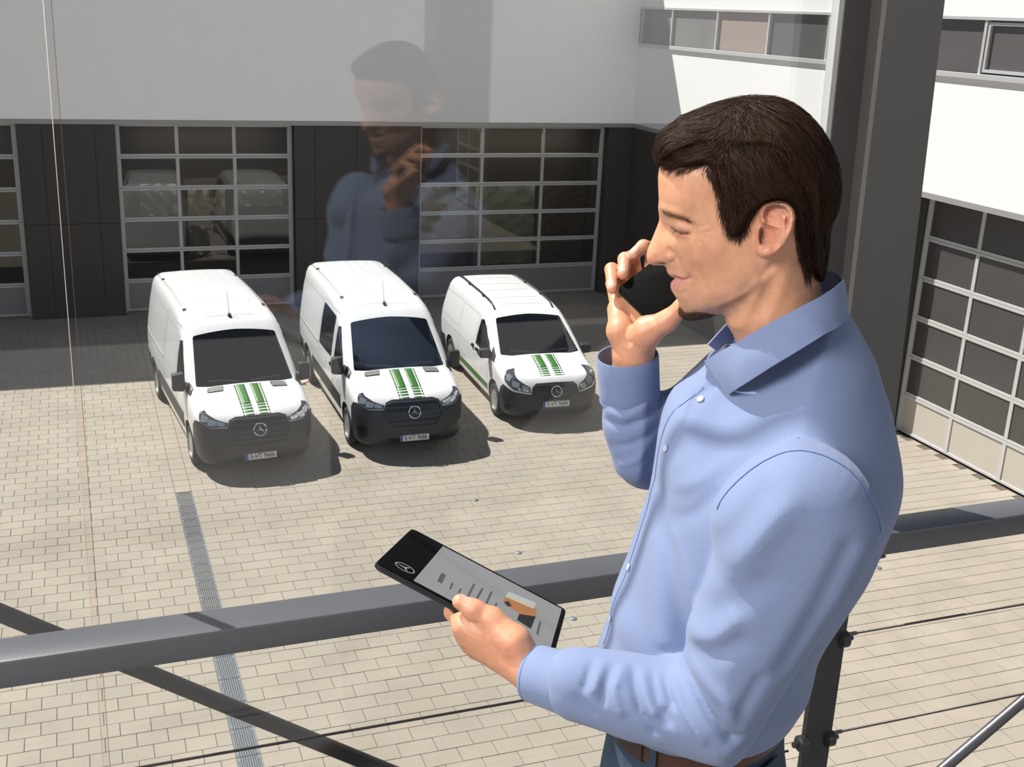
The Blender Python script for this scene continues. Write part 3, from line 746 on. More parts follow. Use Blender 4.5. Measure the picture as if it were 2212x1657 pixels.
        # roof channels with their end caps, ribs
        patch('roof_channel', B, t, [(-1.55, sg*.695), (-4.55, sg*.70), (-4.55, sg*.735), (-1.55, sg*.73)], M['fascia'], root, eps=.006, su=.15, sv=.1)
        for xx in (-1.58, -3.9, -4.5): patch('roof_cap', B, t, [(xx, sg*.685), (xx-.07, sg*.685), (xx-.07, sg*.74), (xx, sg*.735)], M['black'], root, eps=.016, su=.2, sv=.2)
        # lamps
        fc = B.front(0.0)
        hl = [(sg*math.radians(30.5), .915), (sg*math.radians(30.0), .975), (sg*math.radians(41.0), 1.03), (sg*math.radians(55.5), 1.135), (sg*math.radians(58.0), 1.12), (sg*math.radians(54), .995), (sg*math.radians(43), .91)]
        patch('headlight', B, fc, hl, M['lamp_dark'], root, eps=.004, su=.08, sv=.04)
        for (p0, p1, z0, z1) in ((32, 38.5, .930, .975), (39.5, 46, .935, 1.005), (47, 53, .985, 1.055)):
            patch('lamp_reflector', B, fc, rounded([(sg*math.radians(p0), z0), (sg*math.radians(p1), z0+.008), (sg*math.radians(p1+1), z1+.03), (sg*math.radians(p0), z1)], .02), M['lamp_clear'], root, eps=.010, su=.05, sv=.03)
        # bonnet vents
        vt = MB(); vy = [(.05, .40), (.19, .42), (.175, .69), (.055, .66)]
        add_patch(vt, B, t, rounded([(a, sg*b) for a, b in vy], .03), eps=.006, su=.05, sv=.06); v_ = vt.build('bonnet_vent', M['plastic'], root)
        sl_ = MB()
        for k in range(4): add_patch(sl_, B, t, [(.062+k*.03, sg*.42), (.078+k*.03, sg*.42), (.076+k*.03, sg*(.67)), (.062+k*.03, sg*.66)], eps=.016, inner=0, su=.1, sv=.1)
        tag(sl_.build('vent_slats', M['fascia'], v_), kind='stuff')
        # wiper
        patch('wiper', B, t, ribbon([(.02, sg*.10), (-.03, sg*.35), (-.07, sg*.62)], .018), M['black'], root, eps=.02, su=.1, sv=.1)
    for y in (-.5, -.3, -.1, .1, .3, .5): patch('roof_rib', B, t, [(-1.85, y-.018), (-1.85, y+.018), (-4.5, y+.018), (-4.5, y-.018)], M['paint'], root, eps=.006, inner=-.01, su=.2, sv=.2)
    b = MB()
    for pl in ([(-1.22, -.42), (-1.22, .42)], [(-1.22, -.42), (-1.50, -.44)], [(-1.22, .42), (-1.50, .44)]): add_patch(b, B, t, ribbon(pl, .02), eps=.004, inner=-.008, su=.1, sv=.1)
    b.build('roof_hatch_outline', M['paint'], root)
    ab = B.hit([(-1.18, 0, 1)], [(0, 0, 1)])[0]
    an = MB().lathe([(.045, -.02), (.04, .02), (.02, .055), (.001, .06)], 14).build('antenna_base', M['black'], root, True); an.location = ab; an.scale = (1.6, .8, 1)
    MB().tube([(ab[0]-.02, 0, ab[2]+.03), (ab[0]-.16, 0, ab[2]+.44)], [.005, .0025], 6).build('antenna_whip', M['black'], root)
    fc = B.front(0.0)
    # bumper: everything dark below the headlights
    R = math.radians
    bump = [(R(-67), .25), (R(67), .25), (R(67.5), .62), (R(66), .86), (R(60), .98), (R(54), .985), (R(43), .90), (R(30), .90), (R(29), 1.02), (R(24), 1.055), (R(0), 1.06), (R(-24), 1.055), (R(-29), 1.02), (R(-30), .90), (R(-43), .90), (R(-54), .985), (R(-60), .98), (R(-66), .86), (R(-67.5), .62)]
    patch('front_bumper', B, fc, bump, M['plastic'], root, eps=.010, su=.06, sv=.07)
    gr = patch('grille', B, fc, rounded([(R(-22), .60), (R(22), .60), (R(28.5), .80), (R(28), 1.0), (R(23), 1.035), (R(-23), 1.035), (R(-28), 1.0), (R(-28.5), .80)], .03), M['grille'], root, eps=.016, su=.07, sv=.06)
    sl_ = MB()
    for z, aw in ((.69, 22), (.77, 25), (.86, 27), (.95, 27)): add_patch(sl_, B, fc, [(R(-aw), z-.017), (R(aw), z-.017), (R(aw), z+.017), (R(-aw), z+.017)], eps=.034, inner=.01, su=.1, sv=.1)
    tag(sl_.build('grille_slats', M['plastic'], gr, math.radians(30)), kind='stuff')
    frm = MB(); ring = [(R(-22), .60), (R(22), .60), (R(28.5), .80), (R(28), 1.0), (R(23), 1.035), (R(-23), 1.035), (R(-28), 1.0), (R(-28.5), .80)]
    for a, c in zip(ring, ring[1:]+ring[:1]):
        add_patch(frm, B, fc, [a, c, (c[0]*.945, .82+(c[1]-.82)*.9), (a[0]*.945, .82+(a[1]-.82)*.9)], eps=.036, inner=.005, su=.1, sv=.1)
    frm.build('grille_frame', M['plastic'], gr, math.radians(30))
    patch('lower_intake', B, fc, rounded([(R(-24), .30), (R(24), .30), (R(26), .40), (R(-26), .40)], .02), M['grille'], root, eps=.014)
    for sg in (-1, 1):
        patch('fog_recess', B, fc, rounded([(sg*R(30), .42), (sg*R(52), .44), (sg*R(55), .56), (sg*R(46), .62), (sg*R(32), .53)], .03), M['grille'], root, eps=.014)
    fx = B.hit([(0, 0, .86)], [(1, 0, 0)])[0][0]; star(root, (fx+.045, 0, .86), -.25, .105)
    px_ = B.hit([(0, 0, .40)], [(1, 0, 0)])[0][0]; plate(root, (px_+.02, 0, .40), -.05, txt)
    stripes(root, B, .075, .86, (.66, (.62, .62, .5, .28)))
    return root
def place(o, x, y, deg, sc):
    o.location = (x, y, 0); o.rotation_euler = (0, 0, math.radians(deg)); o.scale = (sc, sc, sc)
v1 = big_van('white panel van parked at the left with a plain unglazed side, plate S VT 9666', '666', False); place(v1, 2.45, 18.67, -85.4, .965)
v2 = big_van('white van in the middle with a dark tinted side window, plate S VT 9686', '686', True); place(v2, 5.15, 18.87, -90.2, .975)

# ------------------------------------------------------------ the smaller van
VIT = Body(top=[(1.4, .50), (.92, .76), (.84, .86), (.70, .95), (.4, 1.075), (.1, 1.155), (-.06, 1.215), (-.95, 1.745), (-1.12, 1.815), (-1.5, 1.875), (-2.2, 1.91), (-3.7, 1.90), (-4.0, 1.875), (-5.2, 1.7)],
           front=[(0, .78), (.22, .84), (.38, .90), (.55, .905), (.70, .885), (.9, .84), (2.6, .82)],
           wid=[(0, .86), (.3, .91), (.6, .95), (.95, .955), (1.2, .925), (1.5, .86), (1.9, .74), (2.6, .55)],
           rear=[(0, -4.05), (.5, -4.15), (1.1, -4.15), (1.7, -4.02), (1.9, -3.95), (2.6, -3.8)], zb=.20, nose_k=.30, taper=.08, kside=.15)
def small_van(label, txt):
    B = VIT; root = tag(empty('delivery_van'), label, 'van', None); RW = .325; XA = -3.2
    V, fs = B.shell(-3.6, .0, zc=.85)
    body = MB().add(V, fs).build('body', [M['paint'], M['cabin']], root, True)
    ws = rounded([(-.02, -.60), (0, 0), (-.02, .60), (-.10, .80), (-.92, .665), (-.95, 0), (-.92, -.665), (-.10, -.80)], .04)
    dwin = [(-1.28, 1.09), (-1.26, 1.56), (-1.12, 1.60), (-.92, 1.53), (-.50, 1.28), (-.22, 1.11), (-.22, 1.06)]
    cut = [cutter_cyl(0, .40, .5, 1.3, RW), cutter_cyl(0, .40, -1.3, -.5, RW), cutter_cyl(XA, .40, .5, 1.3, RW), cutter_cyl(XA, .40, -1.3, -.5, RW)]
    cut.append(cutter_prism(ws, .98, 2.2, 'z')); cut.append(MB().box(-2.05, -.95, -.66, .66, .7, 1.62, mi=1).build('cut', [M['paint'], M['cabin']]))
    for sg in (-1, 1): cut.append(cutter_prism(dwin, sg*.62, sg*1.3, 'y'))
    apply_bool(body, cut); t = B.top(.7); fc = B.front(-.05); R = math.radians
    patch('windshield', B, t, ws, M['vglass'], root, eps=-.004, inner=-.010, close=True, smooth=True)
    fr = MB(); n = len(ws); inner = [(-.47+(p[0]+.47)*.955, p[1]*.965) for p in ws]
    for i in range(n):
        j = (i+1) % n; add_patch(fr, B, t, [ws[i], ws[j], inner[j], inner[i]], eps=-.011, inner=-.018, su=.1, sv=.1)
    fr.build('windshield_border', M['black'], root, True)
    dash_mb(-.08, -.62, .74, 1.10, 1.09).build('dashboard', M['dash'], root, math.radians(30))
    steering(root, (-.72, .36, 1.10)); seat(root, -1.35, .38, .72); seat(root, -1.35, -.38, .72)
    MB().box(-2.04, -2.0, -.65, .65, .71, 1.61).build('bulkhead', M['cabin'], root)
    for sg in (-1, 1):
        sd = B.side(sg)
        patch('door_window', B, sd, dwin, M['vglass'], root, eps=-.003, inner=-.008, close=True, smooth=True)
        b = MB(); cx, cz = -.72, 1.33
        inn = [(cx+(p[0]-cx)*.93, cz+(p[1]-cz)*.93) for p in dwin]; out = [(cx+(p[0]-cx)*1.05, cz+(p[1]-cz)*1.05) for p in dwin]
        for i in range(len(dwin)):
            j = (i+1) % len(dwin); add_patch(b, B, sd, [out[i], out[j], inn[j], inn[i]], eps=.004, inner=-.012, su=.2, sv=.2)
        b.build('window_seal', M['black'], root, True)
        patch('mirror_base', B, sd, [(-.22, 1.06), (-.06, 1.05), (-.12, 1.14), (-.34, 1.27)], M['plastic'], root, eps=.008)
        mirror(root, -.36, sg*.875, 1.15, sg, .21, .19, False)
        patch('door_handle', B, sd, rounded([(-1.22, .97), (-1.06, .97), (-1.06, 1.02), (-1.22, 1.02)], .02), M['black'], root, eps=.035, su=.2, sv=.2)
        patch('side_door_handle', B, sd, rounded([(-1.52, .97), (-1.40, .97), (-1.40, 1.03), (-1.52, 1.03)], .02), M['black'], root, eps=.03, su=.2, sv=.2)
        b = MB()
        for l in ([(-1.34, .35), (-1.34, 1.1), (-1.34, 1.66)], [(-.42, .5), (-.44, .9), (-.28, 1.05)], [(-1.38, .95), (-4.0, .93)], [(-1.42, 1.08), (-1.40, 1.62), (-2.55, 1.62)], [(-2.6, 1.08), (-2.6, 1.62), (-3.85, 1.60), (-3.98, 1.10), (-2.6, 1.08)], [(-2.52, .35), (-2.52, 1.6)]):
            for a, c in zip(l[:-1], l[1:]): add_patch(b, B, sd, ribbon([a, c], .009), eps=.0012, inner=-.006, su=.15, sv=.15)
        tag(b.build('panel_gaps', M['groove'], root), kind='stuff')
        patch('side_stripe', B, sd, [(-.46, .37), (-.46, .50), (-2.74, .50), (-2.74, .37)], M['green'], root, eps=.004)
        patch('rear_bumper', B, sd, [(-3.62, .25), (-4.10, .25), (-4.12, .62), (-3.64, .62)], M['plastic'], root, eps=.012)
        wheel(root, 0, sg*.82, RW, sg, 12); wheel(root, XA, sg*.82, RW, sg, 12)
        # roof rail standing on three feet
        rp = B.hit([(x, sg*(.625-.02*(abs(x+2.4)/1.5)), .8) for x in np.linspace(-1.15, -3.75, 14)], [(0, 0, 1)]*14)
        rr = MB().tube([Vector(p)+Vector((0, 0, .045 if 0 < i < 13 else 0)) for i, p in enumerate(rp)], .017, 8)
        for i in (4, 9): rr.box(rp[i][0]-.05, rp[i][0]+.05, rp[i][1]-.016, rp[i][1]+.016, rp[i][2]-.03, rp[i][2]+.045)
        rr.build('roof_rail', M['black'], root, True)
        hl = [(sg*R(28), .68), (sg*R(30), .79), (sg*R(42), .89), (sg*R(58), 1.05), (sg*R(62), 1.03), (sg*R(57), .86), (sg*R(45), .73)]
        patch('headlight', B, fc, hl, M['lamp_dark'], root, eps=.005, su=.08, sv=.04)
        for (p0, p1, z0, z1) in ((31, 37, .715, .785), (41, 48, .775, .855), (51, 56, .87, .95)):
            patch('lamp_reflector', B, fc, rounded([(sg*R(p0), z0), (sg*R(p1), z0+.015), (sg*R(p1+1), z1+.04), (sg*R(p0), z1)], .02), M['lamp_clear'], root, eps=.011, su=.05, sv=.03)
        patch('fog_recess', B, fc, rounded([(sg*R(36), .30), (sg*R(56), .32), (sg*R(55), .44), (sg*R(38), .40)], .03), M['grille'], root, eps=.014)
        patch('wiper', B, t, ribbon([(-.02, sg*.08), (-.08, sg*.35), (-.13, sg*.60)], .018), M['black'], root, eps=.02, su=.1, sv=.1)
    for x in (-1.35, -1.75, -2.3, -2.85, -3.4): patch('roof_rib', B, t, [(x, -.45), (x-.03, -.45), (x-.03, .45), (x, .45)], M['paint'], root, eps=.006, inner=-.01, su=.1, sv=.15)
    bump = [(R(-68), .21), (R(68), .21), (R(68), .55), (R(64), .72), (R(58), .80), (R(46), .70), (R(28), .66), (R(27), .80), (R(24), .855), (R(0), .865), (R(-24), .855), (R(-27), .80), (R(-28), .66), (R(-46), .70), (R(-58), .80), (R(-64), .72), (R(-68), .55)]
    patch('front_bumper', B, fc, bump, M['plastic'], root, eps=.010, su=.06, sv=.07)
    ring = [(R(-14), .56), (R(14), .56), (R(25), .66), (R(26), .80), (R(23), .835), (R(-23), .835), (R(-26), .80), (R(-25), .66)]
    gr = patch('grille', B, fc, rounded(ring, .03), M['grille'], root, eps=.016, su=.07, sv=.06)
    sl_ = MB()
    for z, aw in ((.66, 23), (.72, 24), (.78, 24)): add_patch(sl_, B, fc, [(R(-aw), z-.013), (R(aw), z-.013), (R(aw), z+.013), (R(-aw), z+.013)], eps=.034, inner=.01, su=.1, sv=.1)
    tag(sl_.build('grille_slats', M['plastic'], gr, math.radians(30)), kind='stuff')
    frm = MB()
    for a, c in zip(ring, ring[1:]+ring[:1]): add_patch(frm, B, fc, [a, c, (c[0]*.94, .70+(c[1]-.70)*.88), (a[0]*.94, .70+(a[1]-.70)*.88)], eps=.034, inner=.005, su=.1, sv=.1)
    frm.build('grille_frame', M['plastic'], gr, math.radians(30))
    patch('lower_intake', B, fc, rounded([(R(-26), .26), (R(26), .26), (R(24), .36), (R(-24), .36)], .02), M['grille'], root, eps=.014)
    fx = B.hit([(0, 0, .72)], [(1, 0, 0)])[0][0]; star(root, (fx+.04, 0, .72), -.2, .10)
    px_ = B.hit([(0, 0, .48)], [(1, 0, 0)])[0][0]; plate(root, (px_+.02, 0, .48), -.05, txt)
    stripes(root, B, .03, .70, (.62, (.62, .62, .5, .28)))
    return root
v3 = small_van('smaller white van at the right with black roof rails, plate S VT 9684', '684'); place(v3, 8.14, 19.62, -92.3, .99)
# ================================================================ THE MAN
# Work frame of the figure: a = towards his back, b = up, c = towards his left side; origin above his hip line
HV = np.array([.533, .846, 0.0]); HV /= np.linalg.norm(HV)
AV = np.array([HV[1], -HV[0], 0.0]); P0 = np.array([.70, 1.11, 0.0])
_CR, _CU, _FW = np.array(CR), np.array(CU), np.array(fw); CC = np.array([0, 0, CAM_Z])
def W3(q):
    q = np.asarray(q, float); return P0+q[..., 0:1]*AV+q[..., 1:2]*np.array([0, 0, 1.])-q[..., 2:3]*HV
def sp(pts, c=0.0):
    """sketch coordinates of the figure study -> (a, b, c) in the body frame, on the sagittal plane at depth c"""
    o = []
    for p in pts:
        cc = p[2] if len(p) > 2 else c
        d = _CR*(p[0]-1106)/f_px-_CU*(p[1]-828.5)/f_px+_FW
        k = (HV@P0-cc)/(HV@d); q = CC+d*k-P0; o.append((q@AV, q[2], cc))
    return np.array(o)

def surfnets(F, o, h):
    nx, ny, nz = F.shape; ins = F < 0
    s = ins[:-1, :-1, :-1].astype(np.int8)
    for i, j, k in ((1, 0, 0), (0, 1, 0), (0, 0, 1), (1, 1, 0), (1, 0, 1), (0, 1, 1), (1, 1, 1)): s = s+ins[i:nx-1+i, j:ny-1+j, k:nz-1+k]
    I, J, K = np.nonzero((s > 0) & (s < 8)); n = len(I); idx = np.full((nx-1, ny-1, nz-1), -1, np.int32); idx[I, J, K] = np.arange(n)
    pos = np.zeros((n, 3)); cnt = np.zeros(n)
    cor = [(i, j, k) for i in (0, 1) for j in (0, 1) for k in (0, 1)]; val = {c: F[I+c[0], J+c[1], K+c[2]].astype(float) for c in cor}
    for c in cor:
        for ax in range(3):
            if c[ax] == 0:
                d = list(c); d[ax] = 1; d = tuple(d); a, b = val[c], val[d]; m = (a < 0) != (b < 0)
                t = np.where(m, a/np.where(m, a-b, 1), 0)
                for x in range(3): pos[:, x] += np.where(m, c[x]+(t if x == ax else 0), 0)
                cnt += m
    pos /= cnt[:, None]; V = np.array(o)+h*(np.stack([I, J, K], 1)+pos)
    Q = []
    for ax in range(3):
        sl0 = [slice(1, -1)]*3; sl1 = [slice(1, -1)]*3; sl0[ax] = slice(0, -1); sl1[ax] = slice(1, None)
        A_, B_ = ins[tuple(sl0)], ins[tuple(sl1)]; e = np.array(np.nonzero(A_ != B_)).T
        if not len(e): continue
        fl = A_[e[:, 0], e[:, 1], e[:, 2]]; off = np.array([1, 1, 1]); off[ax] = 0; e = e+off
        u, v = [(1, 2), (2, 0), (0, 1)][ax]
        def at(du, dv):
            q = e.copy(); q[:, u] -= du; q[:, v] -= dv; return idx[q[:, 0], q[:, 1], q[:, 2]]
        q = np.stack([at(1, 1), at(0, 1), at(0, 0), at(1, 0)], 1); q[~fl] = q[~fl][:, ::-1]; Q.append(q)
    return V, np.concatenate(Q)
def relax(V, Q, it=1, lam=.5):
    E = np.concatenate([Q[:, [0, 1]], Q[:, [1, 2]], Q[:, [2, 3]], Q[:, [3, 0]]])
    for _ in range(it):
        acc = np.zeros_like(V); n = np.zeros(len(V))
        for a, b in ((0, 1), (1, 0)):
            for x in range(3): acc[:, x] += np.bincount(E[:, a], V[E[:, b], x], len(V))
            n += np.bincount(E[:, a], minlength=len(V))
        V = V+lam*(acc/np.maximum(n, 1)[:, None]-V)
    return V
def poly_sd(X, Y, poly):
    """signed distance, positive inside"""
    P = np.asarray(poly)[:, :2]; D = np.full(X.shape, 1e9); ins = np.zeros(X.shape, bool)
    for p, q in zip(P, np.roll(P, -1, 0)):
        ex, ey = q-p; wx, wy = X-p[0], Y-p[1]; t = np.clip((wx*ex+wy*ey)/(ex*ex+ey*ey+1e-12), 0, 1)
        D = np.minimum(D, (wx-ex*t)**2+(wy-ey*t)**2)
        c = (p[1] > Y) != (q[1] > Y); ins ^= c & (X < ex*(Y-p[1])/(ey if abs(ey) > 1e-12 else 1e-12)+p[0])
    return np.where(ins, 1, -1)*np.sqrt(D)
def line_d(X, Y, pts):
    D = np.full(X.shape, 1e9); P = np.asarray(pts)[:, :2]
    for p, q in zip(P[:-1], P[1:]):
        ex, ey = q-p; wx, wy = X-p[0], Y-p[1]; t = np.clip((wx*ex+wy*ey)/(ex*ex+ey*ey+1e-12), 0, 1)
        D = np.minimum(D, (wx-ex*t)**2+(wy-ey*t)**2)
    return np.sqrt(D)
def tps(P, v, smooth=1e-7):
    P = np.asarray(P)[:, :2]; n = len(P)
    def U(r2): return .5*r2*np.log(np.maximum(r2, 1e-12))
    K = U(((P[:, None]-P[None])**2).sum(-1))+smooth*np.eye(n); Pm = np.c_[np.ones(n), P]
    A_ = np.block([[K, Pm], [Pm.T, np.zeros((3, 3))]]); w_ = np.linalg.solve(A_, np.r_[v, 0, 0, 0])
    def f(X, Y):
        o = w_[n]+w_[n+1]*X+w_[n+2]*Y
        for (px, py), c in zip(P, w_[:n]): o = o+c*U((X-px)**2+(Y-py)**2)
        return o
    return f
def smooth_poly(P, it=2):
    P = np.asarray(P, float)
    for _ in range(it):
        Q = np.roll(P, -1, 0); P = np.stack([.75*P+.25*Q, .25*P+.75*Q], 1).reshape(-1, P.shape[1])
    return P
def smin(a, b, k):
    h = np.maximum(k-np.abs(a-b), 0)/k; return np.minimum(a, b)-h*h*k*.25
def inflate(d, g, L, c):
    t = np.minimum(d/L, 1.0); m = np.minimum(g, L)
    return (np.sqrt((c/g)**2+(1-t)**2)-1)*m
class Grid:
    def __init__(s, lo, hi, h):
        s.lo = np.array(lo, float); s.h = h; s.n = np.ceil((np.array(hi)-lo)/h).astype(int)+1
        s.a = s.lo[0]+h*np.arange(s.n[0]); s.b = s.lo[1]+h*np.arange(s.n[1]); s.c = s.lo[2]+h*np.arange(s.n[2])
        s.X, s.Y = np.meshgrid(s.a, s.b, indexing='ij'); s.C = s.c[None, None, :].astype(np.float32)
    def m(s, M2): return M2[:, :, None].astype(np.float32)
    def sample(s, F, P):
        q = (P-s.lo)/s.h; i = np.clip(np.floor(q).astype(int), 0, s.n-2); t = np.clip(q-i, 0, 1); o = 0
        for a in (0, 1):
            for b in (0, 1):
                for c in (0, 1):
                    w_ = (t[:, 0] if a else 1-t[:, 0])*(t[:, 1] if b else 1-t[:, 1])*(t[:, 2] if c else 1-t[:, 2]); o = o+w_*F[i[:, 0]+a, i[:, 1]+b, i[:, 2]+c]
        return o
    def grad(s, F, P):
        e = s.h; g = np.stack([s.sample(F, P+d)-s.sample(F, P-d) for d in np.eye(3)*e], 1); return g/(np.linalg.norm(g, axis=1, keepdims=True)+1e-12)
def capsule(X, Y, Z, p, q, ra, rb):
    p, q = np.asarray(p, float), np.asarray(q, float); e = q-p; L2 = e@e+1e-12
    t = np.clip(((X-p[0])*e[0]+(Y-p[1])*e[1]+(Z-p[2])*e[2])/L2, 0, 1)
    return np.sqrt((X-p[0]-e[0]*t)**2+(Y-p[1]-e[1]*t)**2+(Z-p[2]-e[2]*t)**2)-(ra+(rb-ra)*t)
def bumps(G, ridges, blobs, c, pxm=.00051):
    D = np.zeros_like(G.X)
    for r_ in ridges:
        pts, amp, sg = r_[:3]; cc = r_[3] if len(r_) > 3 else c
        D = D+amp*.001*np.exp(-(line_d(G.X, G.Y, sp(pts, cc))/(sg*pxm))**2)
    for b_ in blobs:
        (x, y), amp, sg = b_[:3]; cc = b_[3] if len(b_) > 3 else c
        p = sp([(x, y)], cc)[0]; sx_, sy_ = (sg if isinstance(sg, tuple) else (sg, sg))
        D = D+amp*.001*np.exp(-((G.X-p[0])/(sx_*pxm))**2-((G.Y-p[1])/(sy_*pxm))**2)
    return D
def mesh_from(name, V, Q, mats, cols=None, smooth=True):
    me = bpy.data.meshes.new(name); n, m = len(V), len(Q); k = Q.shape[1]
    me.vertices.add(n); me.vertices.foreach_set('co', np.asarray(V, np.float32).ravel())
    me.loops.add(m*k); me.loops.foreach_set('vertex_index', np.asarray(Q, np.int32).ravel())
    me.polygons.add(m); me.polygons.foreach_set('loop_start', np.arange(0, m*k, k, dtype=np.int32))
    me.polygons.foreach_set('use_smooth', np.full(m, smooth))
    setmats(me, mats); me.update(calc_edges=True); me.validate()
    if cols is not None:
        at = me.color_attributes.new('Col', 'FLOAT_COLOR', 'POINT'); at.data.foreach_set('color', np.c_[cols, np.ones(n)].astype(np.float32).ravel())
    return me

# ---------------------------------------------------------------- materials of the figure
def attr_mat(name, rough, sss=0.0, spec=.5, bump=0.0, bscale=900, sheen=0.0):
    m = bpy.data.materials.new(name); m.use_nodes = True; t = m.node_tree; b = t.nodes['Principled BSDF']
    at = t.nodes.new('ShaderNodeAttribute'); at.attribute_name = 'Col'; b.inputs['Roughness'].default_value = rough; b.inputs['Specular IOR Level'].default_value = spec
    tcn = t.nodes.new('ShaderNodeTexCoord'); n = t.nodes.new('ShaderNodeTexNoise'); n.inputs['Scale'].default_value = 90; n.inputs['Detail'].default_value = 5
    t.links.new(tcn.outputs['Object'], n.inputs['Vector'])
    mr = t.nodes.new('ShaderNodeMapRange'); mr.inputs[1].default_value = .25; mr.inputs[2].default_value = .75; mr.inputs[3].default_value = .90; mr.inputs[4].default_value = 1.10
    t.links.new(n.outputs['Fac'], mr.inputs[0]); vm = t.nodes.new('ShaderNodeVectorMath'); vm.operation = 'SCALE'
    t.links.new(at.outputs['Color'], vm.inputs[0]); t.links.new(mr.outputs[0], vm.inputs['Scale']); t.links.new(vm.outputs[0], b.inputs['Base Color'])
    if sss:
        b.inputs['Subsurface Weight'].default_value = sss; b.inputs['Subsurface Radius'].default_value = (1, .35, .2); b.inputs['Subsurface Scale'].default_value = .006
    if bump:
        n2 = t.nodes.new('ShaderNodeTexNoise'); n2.inputs['Scale'].default_value = bscale; n2.inputs['Detail'].default_value = 3
        t.links.new(tcn.outputs['Object'], n2.inputs['Vector']); bp = t.nodes.new('ShaderNodeBump'); bp.inputs['Strength'].default_value = bump; bp.inputs['Distance'].default_value = .001
        t.links.new(n2.outputs['Fac'], bp.inputs['Height']); t.links.new(bp.outputs[0], b.inputs['Normal'])
    return m
M['skin'] = attr_mat('skin', .44, .25, .45, .22, 700)
M['hair'] = attr_mat('brown_hair', .55, 0, .16)
M['nail'] = mat('fingernail', (.66, .40, .32), .25)
SKIN = np.array([.59, .30, .178])
def cloth_mat(name, c1, c2, scale, rough=.85):
    """oxford weave: light and blue threads crossing"""
    m = bpy.data.materials.new(name); m.use_nodes = True; t = m.node_tree; b = t.nodes['Principled BSDF']
    tcn = None
    b.inputs['Roughness'].default_value = rough; b.inputs['Specular IOR Level'].default_value = .2; b.inputs['Sheen Weight'].default_value = .15
    sx_ = t.nodes.new('ShaderNodeSeparateXYZ')
    at = t.nodes.new('ShaderNodeAttribute'); at.attribute_name = 'weave'
    mp2 = t.nodes.new('ShaderNodeMapping'); mp2.inputs['Rotation'].default_value = (0, 0, math.radians(24)); t.links.new(at.outputs['Vector'], mp2.inputs[0]); t.links.new(mp2.outputs[0], sx_.inputs[0])
    def wave(sock, k, ph=0):
        a = t.nodes.new('ShaderNodeMath'); a.operation = 'MULTIPLY'; a.inputs[1].default_value = k; t.links.new(sock, a.inputs[0])
        s_ = t.nodes.new('ShaderNodeMath'); s_.operation = 'SINE'; t.links.new(a.outputs[0], s_.inputs[0]); return s_.outputs[0]
    k = 2*math.pi/scale
    def mul(a, c):
        q = t.nodes.new('ShaderNodeMath'); q.operation = 'MULTIPLY'; t.links.new(a, q.inputs[0]); t.links.new(c, q.inputs[1]); return q.outputs[0]
    def add(a, c):
        q = t.nodes.new('ShaderNodeMath'); q.operation = 'ADD'; t.links.new(a, q.inputs[0]); t.links.new(c, q.inputs[1]); return q.outputs[0]
    h_ = mul(wave(sx_.outputs['X'], k), wave(sx_.outputs['Y'], k))
    mr = t.nodes.new('ShaderNodeMapRange'); mr.inputs[1].default_value = -.6; mr.inputs[2].default_value = .6; t.links.new(h_, mr.inputs[0])
    mx = t.nodes.new('ShaderNodeMix'); mx.data_type = 'RGBA'; mx.inputs[6].default_value = (*c1, 1); mx.inputs[7].default_value = (*c2, 1)
    t.links.new(mr.outputs[0], mx.inputs[0]); t.links.new(mx.outputs[2], b.inputs['Base Color'])
    bp = t.nodes.new('ShaderNodeBump'); bp.inputs['Strength'].default_value = .25; bp.inputs['Distance'].default_value = .0006
    t.links.new(mr.outputs[0], bp.inputs['Height']); t.links.new(bp.outputs[0], b.inputs['Normal'])
    return m
M['shirt'] = cloth_mat('light_blue_oxford', (.120, .168, .315), (.255, .308, .455), .0021)
M['seam'] = mat('shirt_stitching', (.13, .20, .44), .8)
M['shirt_in'] = cloth_mat('shirt_inside', (.22, .24, .46), (.36, .38, .62), .0024)
M['denim'] = mat('blue_denim', (.026, .048, .085), .85, noise=.5, nscale=45, bump=.4, bscale=600)
M['leather'] = mat('brown_leather_belt', (.060, .017, .009), .42, noise=.35, nscale=40, bump=.15, bscale=300)
M['leather_dark'] = mat('dark_leather', (.035, .018, .015), .45, noise=.2, nscale=30)
M['button'] = mat('pearl_button', (.50, .55, .66), .2)
M['shoe'] = mat('brown_shoe', (.07, .03, .015), .35)

man = tag(empty('person', (P0[0], P0[1], ZF)), 'dark haired man in a light blue shirt phoning and holding a tablet', 'person')
MAN_INV = Matrix.Translation((-P0[0], -P0[1], -ZF))
def part(name, me, parent=None):
    o = link(name, me, parent or man); o.matrix_parent_inverse = MAN_INV if parent is None else Matrix.Identity(4); return o

# ---------------------------------------------------------------- head and neck
skin_out = [(1640, 800), (1604, 780), (1592, 745), (1583, 720), (1575.6, 708), (1568, 695), (1566, 681), (1559, 675.5), (1545, 678), (1531, 681), (1512, 686), (1493, 689), (1478, 686), (1468, 680), (1464.7, 670), (1466.5, 659), (1465, 650), (1461, 643), (1454.8, 634),
            (1450, 627), (1448, 618), (1448.8, 611), (1453, 605.5), (1458.5, 602), (1458.5, 600), (1451, 598), (1443.5, 592.3), (1440, 585), (1439.4, 578), (1435, 573.5), (1424, 573), (1413, 573.5), (1402, 569.7), (1396.8, 561.6), (1396, 552.5), (1398.6, 538), (1403.6, 526.8), (1411, 508.7), (1418, 492), (1424, 477), (1424.3, 470), (1423, 459), (1421.9, 447), (1423.6, 430), (1422.8, 415),
            (1421.8, 383), (1425, 352), (1434, 325), (1452, 300), (1485, 274), (1530, 252), (1590, 232), (1650, 228), (1710, 241), (1752, 277), (1780, 330), (1794, 390), (1792, 430), (1781, 470), (1772, 505), (1768, 560), (1768, 600), (1778, 640), (1780, 690), (1772, 760), (1730, 810), (1680, 820)]
